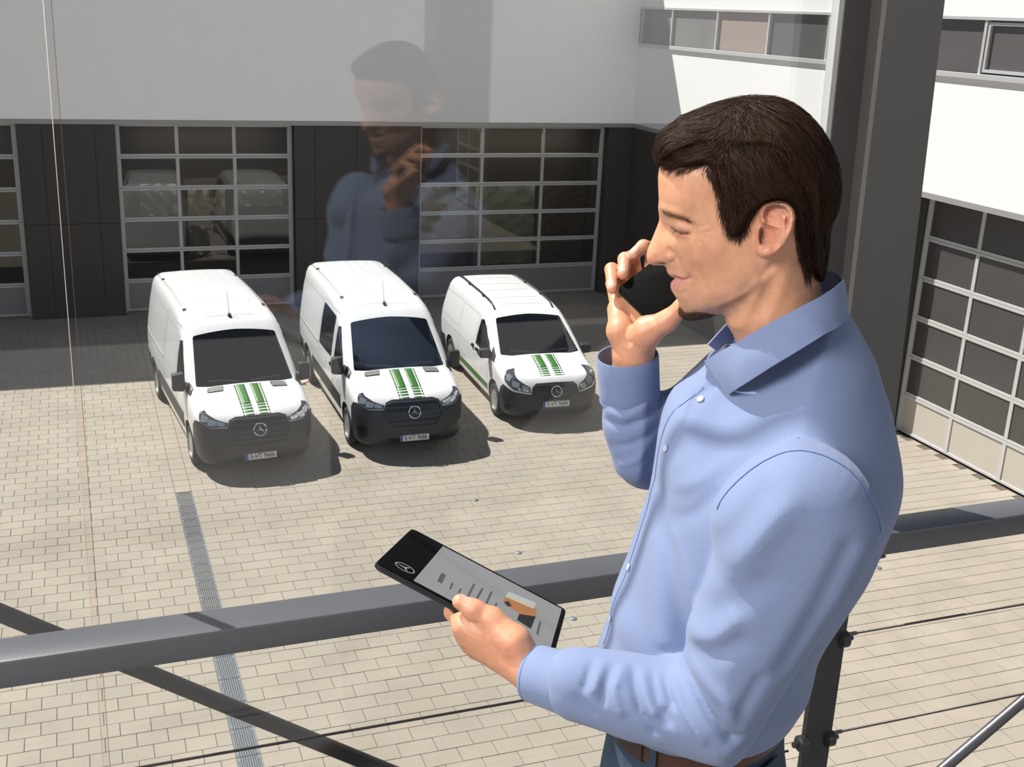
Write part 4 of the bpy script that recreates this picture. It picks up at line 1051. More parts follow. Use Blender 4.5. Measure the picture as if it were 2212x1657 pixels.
cp = [  # x, y, half width, edge rounding
 (1700, 400, .073, .072), (1740, 330, .068, .070), (1600, 320, .072, .070), (1660, 270, .068, .070), (1520, 310, .066, .060), (1450, 400, .064, .052), (1500, 420, .066, .050), (1560, 450, .0695, .050), (1630, 440, .073, .06), (1760, 450, .066, .07),
 (1432, 440, .058, .045), (1440, 465, .046, .034), (1475, 462, .055, .034),
 (1432, 482, .0135, .011), (1446, 490, .0180, .011), (1458, 492, .0305, .013), (1472, 494, .0400, .018), (1490, 497, .0490, .022), (1515, 490, .060, .03), (1545, 500, .0670, .04),
 (1412, 525, .0085, .009), (1425, 520, .0125, .009), (1442, 520, .0190, .010), (1456, 520, .0280, .012), (1475, 525, .041, .018), (1500, 530, .0530, .022), (1540, 535, .0640, .03), (1600, 530, .0690, .04),
 (1403, 556, .0100, .010), (1415, 558, .0118, .009), (1432, 556, .0150, .009), (1448, 557, .0185, .009), (1464, 558, .0260, .010), (1482, 560, .0385, .015), (1510, 568, .0500, .02), (1550, 575, .0590, .03), (1610, 575, .0660, .04),
 (1446, 583, .0130, .012), (1456, 590, .0190, .012), (1470, 592, .0245, .012), (1488, 598, .0300, .014), (1512, 605, .0400, .018), (1545, 612, .0500, .025), (1590, 605, .0610, .035), (1630, 595, .0640, .045),
 (1455, 615, .0135, .013), (1468, 620, .0210, .013), (1485, 625, .0275, .015), (1462, 640, .0170, .014), (1480, 645, .0245, .016), (1510, 645, .0355, .02),
 (1474, 668, .0165, .016), (1495, 670, .0245, .018), (1522, 664, .0345, .02), (1550, 652, .0450, .025), (1585, 636, .0550, .03), (1612, 618, .0600, .04),
 (1540, 676, .0310, .02), (1575, 668, .0400, .03), (1605, 655, .0475, .04), (1640, 625, .0560, .045), (1600, 700, .0480, .038), (1650, 690, .0560, .045), (1700, 620, .0600, .05), (1745, 580, .0570, .05), (1740, 650, .0580, .05), (1640, 760, .0600, .05), (1760, 740, .0650, .05)]
lo = sp([(1380, 200)])[0]; hi = sp([(1835, 200)])[0]
HG = Grid((sp([(1385, 500)])[0][0]-.008, sp([(1600, 800)])[0][1]-.02, -.105), (sp([(1830, 400)])[0][0]+.006, sp([(1640, 195)])[0][1]+.012, .105), .00145)
CP3 = np.array([sp([(p[0], p[1])], p[2])[0] for p in cp])
Hm = np.maximum(tps(CP3, [p[2] for p in cp], 2e-7)(HG.X, HG.Y), .007); Lm = np.clip(tps(CP3, [p[3] for p in cp], 2e-6)(HG.X, HG.Y), .008, .075)
d_head = poly_sd(HG.X, HG.Y, sp(skin_out))
E_ = .040
ridges = [([(1440, 476), (1462, 474), (1492, 481)], -3.2, 9, E_), ([(1450, 497), (1460, 501), (1473, 503), (1490, 501)], -2.6, 3.0, .040), ([(1490, 501), (1500, 504)], -1.6, 3, .048),
 ([(1456, 508), (1472, 510), (1486, 508)], 1.3, 4, .040), ([(1462, 514), (1472, 516), (1483, 514)], -1.2, 3, .04), ([(1497, 498), (1528, 483)], -1.0, 2.6, .055), ([(1499, 503), (1534, 497)], -1.0, 2.6, .055), ([(1499, 507), (1532, 511)], -1.0, 2.6, .055), ([(1496, 511), (1524, 526)], -.9, 2.6, .053), ([(1490, 514), (1510, 536)], -.7, 2.6, .05),
 ([(1427, 455), (1450, 458), (1480, 464), (1502, 474)], 2.2, 9, .048),
 ([(1446, 538), (1457, 545), (1461, 555), (1457, 565), (1447, 569)], -2.2, 3.4, .020),
 ([(1462, 556), (1473, 578), (1487, 598)], -1.6, 4.5, .027), ([(1496, 577), (1509, 589), (1518, 606), (1516, 622)], -1.0, 3.2, .043),
 ([(1457, 601.5), (1470, 603), (1482, 601), (1491, 597)], -3.0, 3.0, .022), ([(1489, 593), (1494, 601)], -2.0, 4, .03), ([(1455, 634), (1468, 636), (1482, 630)], -2.2, 5, .02),
 ([(1448, 593), (1465, 595), (1482, 597)], 1.3, 4, .018), ([(1440, 588), (1462, 589), (1484, 595)], -.7, 2.5, .02),
 ([(1640, 598), (1617, 627), (1582, 650), (1545, 672)], 2.0, 8, .056), ([(1655, 590), (1628, 650), (1598, 712)], 3.0, 12, .056), ([(1712, 560), (1660, 690)], 1.5, 14, .058),
 ([(1572, 690), (1584, 702)], 3.0, 8, .02), ([(1646, 596), (1668, 572)], -3.0, 9, .06)]
blobs = [((1466, 490), 4.6, (15, 10), .036), ((1447, 557), 3.2, (10, 9), .017), ((1430, 570.5), -5.5, (9, 3.2), .010), ((1462, 614), 2.6, (14, 7), .018), ((1505, 560), 1.6, (22, 18), .046), ((1540, 525), 1.8, 26, .06), ((1492, 672), 1.5, 14, .022), ((1424, 566), 1.0, 10, .010)]
HB = bumps(HG, ridges, blobs, .05)
aC = np.abs(HG.C)
fade = np.clip(aC/.004, 0, 1)
Fh = inflate(HG.m(d_head), HG.m(Hm), HG.m(Lm), np.maximum(aC-HG.m(HB)*fade, 0))
# ears
ear = sp([(1642.6, 449), (1651, 442), (1662.5, 437), (1682, 433.6), (1702, 438), (1714, 450), (1718.6, 465), (1716, 482), (1708, 505), (1697, 525), (1679, 546.7), (1662.5, 558.5), (1648, 560.3), (1637, 554), (1631.7, 543), (1632, 529), (1633, 516), (1633, 497), (1637, 480), (1638, 462)], .082)
ear = smooth_poly(ear, 1); de = poly_sd(HG.X, HG.Y, ear)
ea0 = ear[:, 0].min(); eaw = ear[:, 0].max()-ea0
ec0 = .0690+.0185*np.clip((HG.X-ea0)/eaw, -.2, 1.2)
helix = [(1650, 478), (1644, 462), (1651, 448), (1664, 441), (1682, 438.5), (1699, 443), (1710, 455), (1713, 468), (1709, 486), (1701, 506), (1690, 526), (1676, 541)]
EB = bumps(HG, [(helix, 4.6, 6.0, .088), ([(1697, 466), (1694, 482), (1692, 500), (1684, 520), (1668, 530)], 3.6, 7.5, .088), ([(1697, 466), (1690, 456), (1680, 452)], 1.5, 7, .088),
   ([(1650, 481), (1662, 485), (1680, 489)], 2.6, 4.0, .086), ([(1637, 500), (1637, 516), (1640, 527)], 3.8, 5.5, .082), ([(1653, 470), (1660, 458), (1676, 451), (1692, 452), (1701, 464), (1700, 480)], -3.2, 4.8, .084), ([(1703, 488), (1697, 508), (1686, 526)], -1.8, 4, .086)],
   [((1660, 508), -6.5, (13, 15), .080), ((1646, 512), -7.5, (6, 16), .078), ((1661, 474), -3.0, (8, 7), .08), ((1650, 545), 2.6, (14, 11), .085)], .085)
dce = aC-HG.m(ec0)
Fe = inflate(HG.m(de), np.float32(.0075), HG.m(np.full_like(de, .0070)), np.where(dce > 0, np.maximum(dce-HG.m(np.clip(EB*1.6, -.0062, .0085)), -.001), dce*.45))
Fh = smin(Fh, Fe, .004)
V, Q = surfnets(Fh, HG.lo, HG.h); V = relax(V, Q, 2, .5)
def mask_poly(P2, poly, c, soft):
    d = poly_sd(P2[:, 0], P2[:, 1], sp(poly, c)); return 1/(1+np.exp(-d/soft))
def mask_line(P2, pts, c, sg): return np.exp(-(line_d(P2[:, 0], P2[:, 1], sp(pts, c))/(sg*.00051))**2)
def mask_blob(P2, x, y, c, sx_, sy_):
    p = sp([(x, y)], c)[0]; return np.exp(-((P2[:, 0]-p[0])/(sx_*.00051))**2-((P2[:, 1]-p[1])/(sy_*.00051))**2)
def skin_cols(V):
    n = len(V); C_ = np.tile(SKIN, (n, 1)); near = np.abs(V[:, 2]) > .002
    def mixc(m, col, k=1.0):
        nonlocal C_
        C_ = C_*(1-(m*k)[:, None])+np.array(col)*(m*k)[:, None]
    red = [.58, .24, .165]
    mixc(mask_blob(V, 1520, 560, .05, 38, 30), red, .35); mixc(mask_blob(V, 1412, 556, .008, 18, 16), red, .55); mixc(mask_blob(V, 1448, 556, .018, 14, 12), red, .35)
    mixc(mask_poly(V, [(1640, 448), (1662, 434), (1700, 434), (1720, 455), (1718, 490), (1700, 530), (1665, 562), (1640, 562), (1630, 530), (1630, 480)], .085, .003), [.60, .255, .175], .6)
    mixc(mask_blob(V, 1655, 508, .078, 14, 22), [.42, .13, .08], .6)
    mixc(mask_line(V, [(1647, 499), (1645, 522)], .076, 5.5), [.06, .015, .01], .9)  # ear canal: shade of the opening painted into the skin colour
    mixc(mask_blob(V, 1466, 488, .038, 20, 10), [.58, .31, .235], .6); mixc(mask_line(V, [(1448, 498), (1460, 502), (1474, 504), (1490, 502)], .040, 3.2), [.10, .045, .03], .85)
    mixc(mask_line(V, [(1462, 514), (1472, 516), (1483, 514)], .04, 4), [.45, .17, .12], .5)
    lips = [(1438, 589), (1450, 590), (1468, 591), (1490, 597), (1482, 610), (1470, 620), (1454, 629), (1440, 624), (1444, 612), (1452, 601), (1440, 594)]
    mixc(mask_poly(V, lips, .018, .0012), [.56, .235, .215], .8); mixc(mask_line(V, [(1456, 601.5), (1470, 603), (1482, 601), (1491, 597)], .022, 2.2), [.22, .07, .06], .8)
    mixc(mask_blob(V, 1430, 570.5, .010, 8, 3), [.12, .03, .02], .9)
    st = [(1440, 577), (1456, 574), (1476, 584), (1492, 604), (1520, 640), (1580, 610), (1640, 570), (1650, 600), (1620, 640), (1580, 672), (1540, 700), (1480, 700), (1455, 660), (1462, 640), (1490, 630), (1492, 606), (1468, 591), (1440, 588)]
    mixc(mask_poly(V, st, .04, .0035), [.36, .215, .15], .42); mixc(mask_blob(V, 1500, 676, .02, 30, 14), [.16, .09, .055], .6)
    mixc(mask_line(V, [(1428, 460), (1452, 462), (1474, 467), (1488, 474)], .046, 6), [.34, .19, .11], .4)
    scalp = [(1424, 352), (1447, 360), (1469, 363), (1496, 359), (1523, 354), (1534, 360), (1545, 391), (1562, 431), (1570, 480), (1580, 508), (1599, 505), (1620, 478), (1640, 450), (1715, 440), (1725, 480), (1733, 540), (1740, 580), (1770, 600), (1850, 600), (1850, 150), (1380, 150), (1400, 340)]
    mixc(mask_poly(V, scalp, .066, .003), [.035, .018, .011], .92)
    return np.clip(C_, 0, 1)
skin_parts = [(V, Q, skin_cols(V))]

# ---------------------------------------------------------------- hair: a cap volume plus strands
hair_out = [(1425, 353), (1414, 335), (1413.5, 322), (1417, 306), (1424.7, 290.5), (1440, 277), (1458, 266), (1466, 257), (1480.5, 250), (1514, 236), (1558.6, 219), (1592, 210.5), (1625.6, 207), (1659, 209), (1692.6, 215), (1726, 232.4), (1755, 259), (1777.5, 286), (1793, 315), (1808, 351), (1815, 386.5), (1815, 413), (1810, 447), (1799, 473), (1792, 487), (1790, 514), (1786, 560), (1780, 598),
  (1771, 608, .03), (1753, 597, .05), (1735, 576, .058), (1731, 538, .064), (1722, 480, .07), (1712, 445, .074), (1690, 436, .075), (1660, 440, .076), (1643, 449, .076), (1628, 462, .076), (1617, 481, .075), (1600, 506, .074), (1578, 508, .072), (1570, 487, .071), (1558.6, 458, .070), (1556, 431, .069), (1543, 396, .069), (1534, 362, .067), (1523, 354, .065), (1496, 359, .06), (1469, 363, .05), (1447, 360, .035)]
ho = smooth_poly(sp(hair_out), 1); dh = poly_sd(HG.X, HG.Y, ho)
lift = .0085+bumps(HG, [([(1418, 318), (1450, 300), (1490, 300), (1530, 320)], 5, 22, .05), ([(1470, 345), (1520, 340), (1560, 350)], 4, 12, .065), ([(1440, 335), (1470, 335), (1500, 350)], 3, 8, .05), ([(1540, 300), (1600, 380), (1660, 430)], 2.0, 9, .075), ([(1580, 270), (1660, 350), (1730, 420)], 2.0, 10, .075), ([(1640, 250), (1720, 330), (1780, 420)], 2.0, 10, .07), ([(1560, 400), (1590, 440)], 1.5, 8, .072)], [((1780, 440), 3, 30, .05)], .06)
Hh = np.maximum(Hm, .02)+lift
near_side = np.maximum(inflate(HG.m(d_head), HG.m(Hm+lift*np.clip(dh/.006, .12, 1)), HG.m(Lm), aC), HG.m(-dh))
sil = inflate(HG.m(dh), HG.m(Hh), HG.m(np.clip(Lm, .045, .08)), aC)
Fcap = smin(near_side, np.maximum(sil, HG.m(d_head-.030)), .006)
Vc, Qc = surfnets(Fcap, HG.lo, HG.h); Vc = relax(Vc, Qc, 2, .5)
hc = np.tile([.015, .0070, .0042], (len(Vc), 1))
hair_o = part('hair', mesh_from('hair', W3(Vc), Qc, M['hair'], hc))

flow_pts = [((1430, 315), (-.75, .55)), ((1470, 330), (-.9, .35)), ((1450, 290), (-.8, -.1)), ((1520, 335), (-.95, .25)), ((1500, 280), (-.85, .1)), ((1560, 300), (-.3, .7)), ((1590, 250), (.1, .9)), ((1540, 380), (.5, .8)), ((1560, 420), (.5, .9)), ((1600, 340), (.6, .8)), ((1650, 300), (.6, .85)), ((1640, 400), (.75, .65)), ((1700, 260), (.6, .8)), ((1720, 340), (.55, .85)), ((1700, 410), (.75, .65)), ((1770, 330), (.45, .9)), ((1760, 430), (.35, .95)), ((1800, 420), (.0, 1)), ((1590, 450), (.1, 1)), ((1590, 495), (.05, 1)), ((1620, 440), (.3, .9)), ((1770, 500), (.0, 1)), ((1750, 570), (.35, .95)), ((1740, 500), (.15, 1))]
fp = sp([p for p, _ in flow_pts], .06); fv = np.array([(v[0], -v[1]) for _, v in flow_pts]); fv /= np.linalg.norm(fv, axis=1, keepdims=True)
rs = np.random.RandomState(5)
def strands(Vs, G, F, N, length, width, steps, flow, lift0, lift1, col, rs, jitter=.25, curl=0.0):
    idx = rs.randint(0, len(Vs), N); P = Vs[idx].copy(); L_ = length*(.5+.8*rs.rand(N)); ph = rs.rand(N)*6.28
    jit = rs.randn(N)*jitter; pts = []
    for s_ in range(steps+1):
        n_ = G.grad(F, P); v2 = flow(P, s_/steps); ang = jit+curl*np.sin(ph+s_*1.3); ca, sa = np.cos(ang), np.sin(ang)
        d = np.stack([v2[:, 0]*ca-v2[:, 1]*sa, v2[:, 0]*sa+v2[:, 1]*ca, v2[:, 2] if v2.shape[1] > 2 else 0*ca], 1)
        d -= (d*n_).sum(1, keepdims=True)*n_; d /= np.linalg.norm(d, axis=1, keepdims=True)+1e-9
        f = G.sample(F, P); off = lift0+(lift1-lift0)*(s_/steps)**1.5*(.3+rs.rand(N)*0+.7*np.abs(np.sin(ph)))
        P = P-n_*np.clip(f-off, -.01, .01)[:, None]*.9; pts.append((P.copy(), n_, d)); P = P+d*(L_/steps)[:, None]
    VV = []; tw = rs.randn(N)*.5
    for s_, (p, n_, d) in enumerate(pts):
        t = s_/steps; w_ = width*(1-.75*t**2)*(.35 if s_ == 0 else 1); side = np.cross(n_, d); side = side*np.cos(tw)[:, None]+n_*np.sin(tw)[:, None]
        VV += [p-side*w_/2, p+side*w_/2]
    VV = np.stack(VV, 1)              # N, 2(steps+1), 3
    m = 2*(steps+1); base = np.arange(N)[:, None]*m
    q = np.array([[2*k, 2*k+1, 2*k+3, 2*k+2] for k in range(steps)]); Qs = (base[:, :, None]+q[None]).reshape(-1, 4)
    tone = np.clip(1+.38*rs.randn(N), .35, 2.2); C_ = np.repeat(np.array(col)[None]*tone[:, None], m, 0)
    return VV.reshape(-1, 3), Qs, C_
def hair_flow(P, t):
    d2 = ((P[:, None, :2]-fp[None, :, :2])**2).sum(-1); w_ = 1/(d2+2e-5)**1.5; v = (w_[:, :, None]*fv[None]).sum(1); v /= np.linalg.norm(v, axis=1, keepdims=True)+1e-9; return v
root_ok = Vc[(HG.sample(Fh, Vc) > .002)]
Vs_, Qs_, Cs_ = strands(root_ok, HG, Fcap, 17000, .030, .00058, 8, hair_flow, .0004, .0030, (.028, .0118, .0062), rs, .24, .14)
tag(part('hair_strands', mesh_from('hair_strands', W3(Vs_), Qs_, M['hair'], Cs_), None), kind='stuff')
for o in (bpy.data.objects['hair_strands'],): o.parent = hair_o; o.matrix_parent_inverse = Matrix.Identity(4)
def tuft(name, poly, c, N, length, width, vec, col, l0=.0002, l1=.0016, jit=.35):
    P2 = V[:, :2]; m = (poly_sd(P2[:, 0], P2[:, 1], sp(poly, c)) > 0)
    roots = V[m]
    if not len(roots): return
    v = np.array([vec[0], -vec[1], vec[2] if len(vec) > 2 else 0.0]); v /= np.linalg.norm(v)
    a_, b_, c_ = strands(roots, HG, Fh, N, length, width, 3, lambda P, t: np.tile(v, (len(P), 1))*np.where(P[:, 2:3] < 0, [1, 1, -1], [1, 1, 1]), l0, l1, col, rs, jit)
    tag(part(name, mesh_from(name, W3(a_), b_, M['hair'], c_)), kind='stuff')
tuft('eyebrow', [(1426, 456), (1450, 457), (1474, 463), (1490, 472), (1486, 477), (1470, 472), (1450, 467), (1427, 465)], .046, 420, .008, .00028, (1, .30), (.16, .085, .05), l1=.0008)
tuft('goatee', [(1466, 664), (1480, 672), (1505, 668), (1530, 672), (1545, 680), (1520, 700), (1480, 700), (1463, 680)], .018, 2600, .0065, .00032, (.15, 1), (.060, .032, .018), l1=.003)
tuft('lashes', [(1448, 499), (1470, 501), (1488, 500), (1488, 503), (1470, 505), (1450, 503)], .040, 70, .0045, .00028, (-.6, .8), (.03, .018, .014), l1=.002)
def wisps(poly, c, N, length, l1=.0012):
    P2 = V[:, :2]; roots = V[(poly_sd(P2[:, 0], P2[:, 1], sp(poly, c)) > 0) & (np.abs(V[:, 2]) > c*.55)]
    a_, b_, c_ = strands(roots, HG, Fh, N, length, .0004, 4, hair_flow, .0003, l1, (.040, .020, .012), rs, .22, .1)
    o = part('hairline_wisps', mesh_from('hairline_wisps', W3(a_), b_, M['hair'], c_)); o.parent = hair_o; o.matrix_parent_inverse = Matrix.Identity(4); tag(o, kind='stuff')
wisps([(1522, 346), (1534, 350), (1550, 395), (1566, 440), (1576, 490), (1568, 492), (1556, 460), (1548, 428), (1536, 398), (1526, 362)], .068, 700, .014)
wisps([(1566, 480), (1576, 512), (1602, 512), (1622, 484), (1600, 490)], .073, 600, .010)
wisps([(1716, 470), (1726, 480), (1738, 545), (1744, 585), (1774, 610), (1774, 628), (1738, 600), (1724, 550)], .062, 700, .014)
wisps([(1426, 346), (1470, 356), (1524, 347), (1524, 358), (1496, 364), (1468, 368), (1428, 358)], .05, 500, .012)


# ---------------------------------------------------------------- things held: tablet and phone placement (used by the hands)
def solve_rect(qs, L):
    ds = [_CR*(x-1106)/f_px-_CU*(y-828.5)/f_px+_FW for x, y in qs]
    v_ = np.linalg.svd(np.array([ds[0], -ds[1], -ds[2], ds[3]]).T)[2][-1]; v_ = v_/v_[0]
    P = [v_[i]*ds[i] for i in range(4)]; k = L/np.linalg.norm(P[2]-P[0]); return [p*k+CC for p in P]
TA, TB, TC_, TD = solve_rect(((889, 1141), (823, 1224), (1224, 1318), (1210, 1430)), .237)
t_u = (TC_-TA)/np.linalg.norm(TC_-TA); t_v = TB-TA; t_v -= t_u*(t_v@t_u); t_w = np.linalg.norm(t_v); t_v /= t_w
t_n = np.cross(t_u, t_v); t_n *= np.sign(t_n@(CC-TA)); t_len = .237
def on_plane(pts, org, n, off):
    o = []
    for x, y in pts:
        d = _CR*(x-1106)/f_px-_CU*(y-828.5)/f_px+_FW; k = ((org+n*off-CC)@n)/(d@n); o.append(CC+d*k)
    return np.array(o)
def bf(Pw):
    Pw = np.asarray(Pw)-P0; return np.stack([Pw@AV, Pw[..., 2], -(Pw@HV)], -1)
pK, pL = W3(sp([(1402, 697)], -.100))[0], W3(sp([(1331, 627)], -.148))[0]
p_w = np.linalg.norm(pL-pK); p_v = (pL-pK)/p_w
_d = _CR*(1464-1106)/f_px-_CU*(648-828.5)/f_px+_FW; pQ = CC+_d*(((pK-CC)@p_v)/(_d@p_v)); p_u = pQ-pK; p_u -= p_v*(p_u@p_v); p_u /= np.linalg.norm(p_u)
p_n = np.cross(p_u, p_v); p_n *= np.sign(p_n@(CC-pK)); p_len = .148

# ---------------------------------------------------------------- hands
def slab_field(X, Y, Z, cen, axes, half):
    """distance to a box given in world space, evaluated in body coordinates"""
    q = []
    for ax, hf in zip(axes, half):
        q.append(np.abs(X*(AV@ax)+Y*ax[2]-Z*(HV@ax)+((P0-cen)@ax)).astype(np.float32)-np.float32(hf))
    return np.maximum(np.maximum(q[0], q[1]), q[2])
def hand_mesh(caps, nails, h=.00125, k=.007, creases=(), held=None):
    pts = np.array([p for c in caps for p in (c[0], c[1])]); G = Grid(pts.min(0)-.032, pts.max(0)+.032, h)
    X, Y, Z = np.meshgrid(G.a, G.b, G.c, indexing='ij'); X, Y, Z = X.astype(np.float32), Y.astype(np.float32), Z.astype(np.float32)
    F = None
    for c in caps:
        kk = c[4] if len(c) > 4 else k; f = capsule(X, Y, Z, *c[:4]); F = f if F is None else smin(F, f, kk)
    if held is not None: F = np.maximum(F, -(slab_field(X, Y, Z, *held)-np.float32(.0016)))
    for p, q, amp, sg in creases: F = F+amp*np.exp(-((capsule(X, Y, Z, p, q, 0, 0))/sg)**2)
    V_, Q_ = surfnets(F, G.lo, G.h); V_ = relax(V_, Q_, 2, .5); C_ = np.tile(SKIN*np.array([1.02, .97, .95]), (len(V_), 1))
    for p, r_ in nails:
        m = np.exp(-(np.linalg.norm(V_-p, axis=1)/r_)**4)[:, None]; C_ = C_*(1-m*.7)+np.array([.66, .40, .34])*m*.7
    return V_, Q_, C_, F, G
def knuckle(V_, C_, p, r_, k=.4):
    m = np.exp(-(np.linalg.norm(V_-p, axis=1)/r_)**2)[:, None]; return C_*(1-m*k)+np.array([.55, .22, .16])*m*k
# left hand: thumb over the tablet, fingers under it
cL = bf(on_plane([(1000, 1318), (1150, 1398)], TA, t_n, 0))[:, 2]; c0_ = cL[0]+.010
S1 = lambda x, y, c: sp([(x, y)], c)[0]
wL = S1(1152, 1450, c0_+.022); fL = S1(1250, 1482, c0_+.048)
ixM, mdM, rgM, pkM = S1(1004, 1352, c0_+.004), S1(1008, 1374, c0_+.002), S1(1016, 1390, c0_-.004), S1(1028, 1404, c0_-.012)
cmc = S1(1112, 1386, c0_+.018); tp = bf(on_plane([(1064, 1338), (1024, 1317), (993, 1300)], TA, t_n, .0135)); tp[1] += (bf(np.array([t_n*0])-0+P0)[0])*0
fu = lambda x, y, o: bf(on_plane([(x, y)], TA, t_n, o))[0]
ixP, ixD, ixT = fu(979, 1322, -.014), fu(1010, 1282, -.013), fu(1040, 1268, -.0115)
mdP, mdD, mdT = fu(1000, 1340, -.018), fu(1040, 1296, -.014), fu(1072, 1282, -.0115)
rgP, rgD, rgT = fu(1022, 1356, -.020), fu(1066, 1314, -.014), fu(1094, 1302, -.0115)
pkP, pkD, pkT = fu(1044, 1374, -.020), fu(1082, 1340, -.013), fu(1104, 1330, -.0105)
capsL = [(fL, wL, .0285, .0255), (wL, ixM, .0215, .0125), (wL, mdM, .0215, .0125), (wL, rgM, .0215, .012), (wL, pkM, .020, .011), (wL, cmc, .021, .0165), (cmc, tp[0], .0165, .0135), (cmc, ixM, .012, .010, .016),
  (tp[0], tp[1], .0128, .0112), (tp[1], tp[2], .0112, .0088),
  (ixM, ixP, .0120, .0100), (ixP, ixD, .0098, .0088), (ixD, ixT, .0088, .0075), (mdM, mdP, .0122, .0100, .004), (mdP, mdD, .0098, .0088, .003), (mdD, mdT, .0088, .0075, .003),
  (rgM, rgP, .0115, .0095, .004), (rgP, rgD, .0095, .0085, .003), (rgD, rgT, .0085, .0072, .003), (pkM, pkP, .0105, .0085, .004), (pkP, pkD, .0085, .0075, .003), (pkD, pkT, .0075, .0065, .003)]
up_t = bf(P0+t_n)
cr = [(S1(1041, 1342, c0_+.015), S1(1054, 1349, c0_+.017), .0030, .0035), (S1(1020, 1340, c0_+.012), S1(1041, 1342, c0_+.015), .0018, .003)]
nailL = tp[2]*.75+tp[1]*.25+up_t*.0085
t_mid = TA+t_u*t_len/2+t_v*t_w/2-t_n*.0033
VL, QL, CL, _, _ = hand_mesh(capsL, [(nailL, .0075)], creases=cr, held=(t_mid, (t_u, t_v, t_n), (t_len/2, t_w/2, .0045)))
for p in (ixM, mdM, rgM, pkM): CL = knuckle(VL, CL, p, .013, .5)
CL = knuckle(VL, CL, tp[1], .011, .35); CL = knuckle(VL, CL, tp[2], .010, .3); CL = knuckle(VL, CL, S1(1085, 1400, c0_+.03), .022, .3)
skin_parts.append((VL, QL, CL))
# right hand: round the phone at the far ear
wq = lambda x, y, o: bf(on_plane([(x, y)], pK, p_n, o))[0]
wR = S1(1368, 768, -.122); fR = S1(1362, 850, -.135)
pkM = wq(1334, 668, -.020); rgM = wq(1352, 640, -.022); mdM = wq(1376, 618, -.024); ixM = wq(1408, 600, -.024)
heel = S1(1340, 715, -.118); thn = S1(1398, 716, -.100); thM = S1(1440, 694, -.094); thT = S1(1478, 660, -.090); thT2 = S1(1500, 640, -.088)
capsR = [(fR, wR, .0275, .0258), (wR, heel, .0235, .0170), (heel, pkM, .0165, .0120), (wR, pkM, .020, .0118), (wR, rgM, .022, .0125), (wR, mdM, .022, .0125), (wR, ixM, .022, .0125), (wR, thn, .0225, .0190), (thn, thM, .0185, .0130), (thM, thT, .0125, .0105), (thT, thT2, .0105, .0085),
  (ixM, wq(1410, 538, -.014), .0105, .0095, .004), (wq(1410, 538, -.014), wq(1390, 533, .004), .0095, .0092, .003), (wq(1390, 533, .004), wq(1370, 549, .0085), .0092, .0078, .003),
  (mdM, wq(1366, 556, -.016), .0105, .0095, .004), (wq(1366, 556, -.016), wq(1350, 560, .003), .0095, .0092, .003), (wq(1350, 560, .003), wq(1347, 592, .0085), .0092, .0080, .003),
  (rgM, wq(1336, 588, -.018), .0100, .0092, .004), (wq(1336, 588, -.018), wq(1321, 582, .000), .0092, .0088, .003), (wq(1321, 582, .000), wq(1323, 623, .0065), .0088, .0075, .003),
  (pkM, wq(1322, 612, -.026), .0092, .0082, .003), (wq(1322, 612, -.026), wq(1330, 590, -.030), .0082, .0065, .003)]
pn = bf(P0+p_n)
nl = [wq(1363, 553, .0085)+pn*.006, wq(1345, 585, .0085)+pn*.0075, wq(1323, 618, .0065)+pn*.0072]
crR = [(S1(1370, 690, -.100), S1(1368, 735, -.095), .0016, .004), (S1(1325, 738, -.095), S1(1400, 745, -.095), .0016, .004)]
p_mid = pK+p_u*p_len/2+p_v*p_w/2-p_n*.002
VR, QR, CR_, _, _ = hand_mesh(capsR, [(p, .0068) for p in nl], creases=crR, held=(p_mid, (p_u, p_v, p_n), (p_len/2, p_w/2+.0008, .0045)))
for p in (wq(1347, 600, .0085), wq(1367, 557, .0085), wq(1324, 630, .0065)): CR_ = knuckle(VR, CR_, p, .009, .35)
CR_ = knuckle(VR, CR_, thM, .014, .3)
skin_parts.append((VR, QR, CR_))
# trunk, arms and legs under the clothes, coarse
shL, elL = S1(1735, 1060, .165), S1(1566, 1530, .20); shR, elR = S1(1630, 880, -.16), S1(1380, 950, -.150)
hipc = S1(1505, 1640, 0.0); ZFb = ZF
def foot(c): return np.array([hipc[0]+.01, ZFb+.075, c])
knL, knR = np.array([hipc[0]-.02, ZFb+.50, .095]), np.array([hipc[0]-.03, ZFb+.50, -.095])
core = [(np.array([hipc[0]+.01, hipc[1]-.08, .05]), S1(1570, 1250, .04), .065, .075), (np.array([hipc[0]+.01, hipc[1]-.08, -.05]), S1(1570, 1250, -.04), .065, .075), (S1(1570, 1250, .0), S1(1690, 930, .0), .09, .075),
  (shL, elL, .036, .026), (elL, fL, .026, .0270), (shR, elR, .028, .020), (elR, fR, .020, .0265), (S1(1700, 950, 0), shL, .05, .036), (S1(1700, 950, 0), shR, .05, .034), (S1(1700, 950, 0), S1(1690, 720, 0), .055, .048),
  (np.array([hipc[0], hipc[1]-.10, .08]), knL, .060, .050), (knL, foot(.10), .052, .036), (np.array([hipc[0], hipc[1]-.10, -.08]), knR, .060, .050), (knR, foot(-.10), .052, .036)]
Vb, Qb, Cb, _, _ = hand_mesh(core, [], h=.009, k=.03)
skin_parts.append((Vb, Qb, Cb))
off = 0; AV_, AQ_, AC_ = [], [], []
for v_, q_, c_ in skin_parts: AV_.append(v_); AQ_.append(q_+off); AC_.append(c_); off += len(v_)
part('body', mesh_from('body', W3(np.concatenate(AV_)), np.concatenate(AQ_), M['skin'], np.concatenate(AC_)))
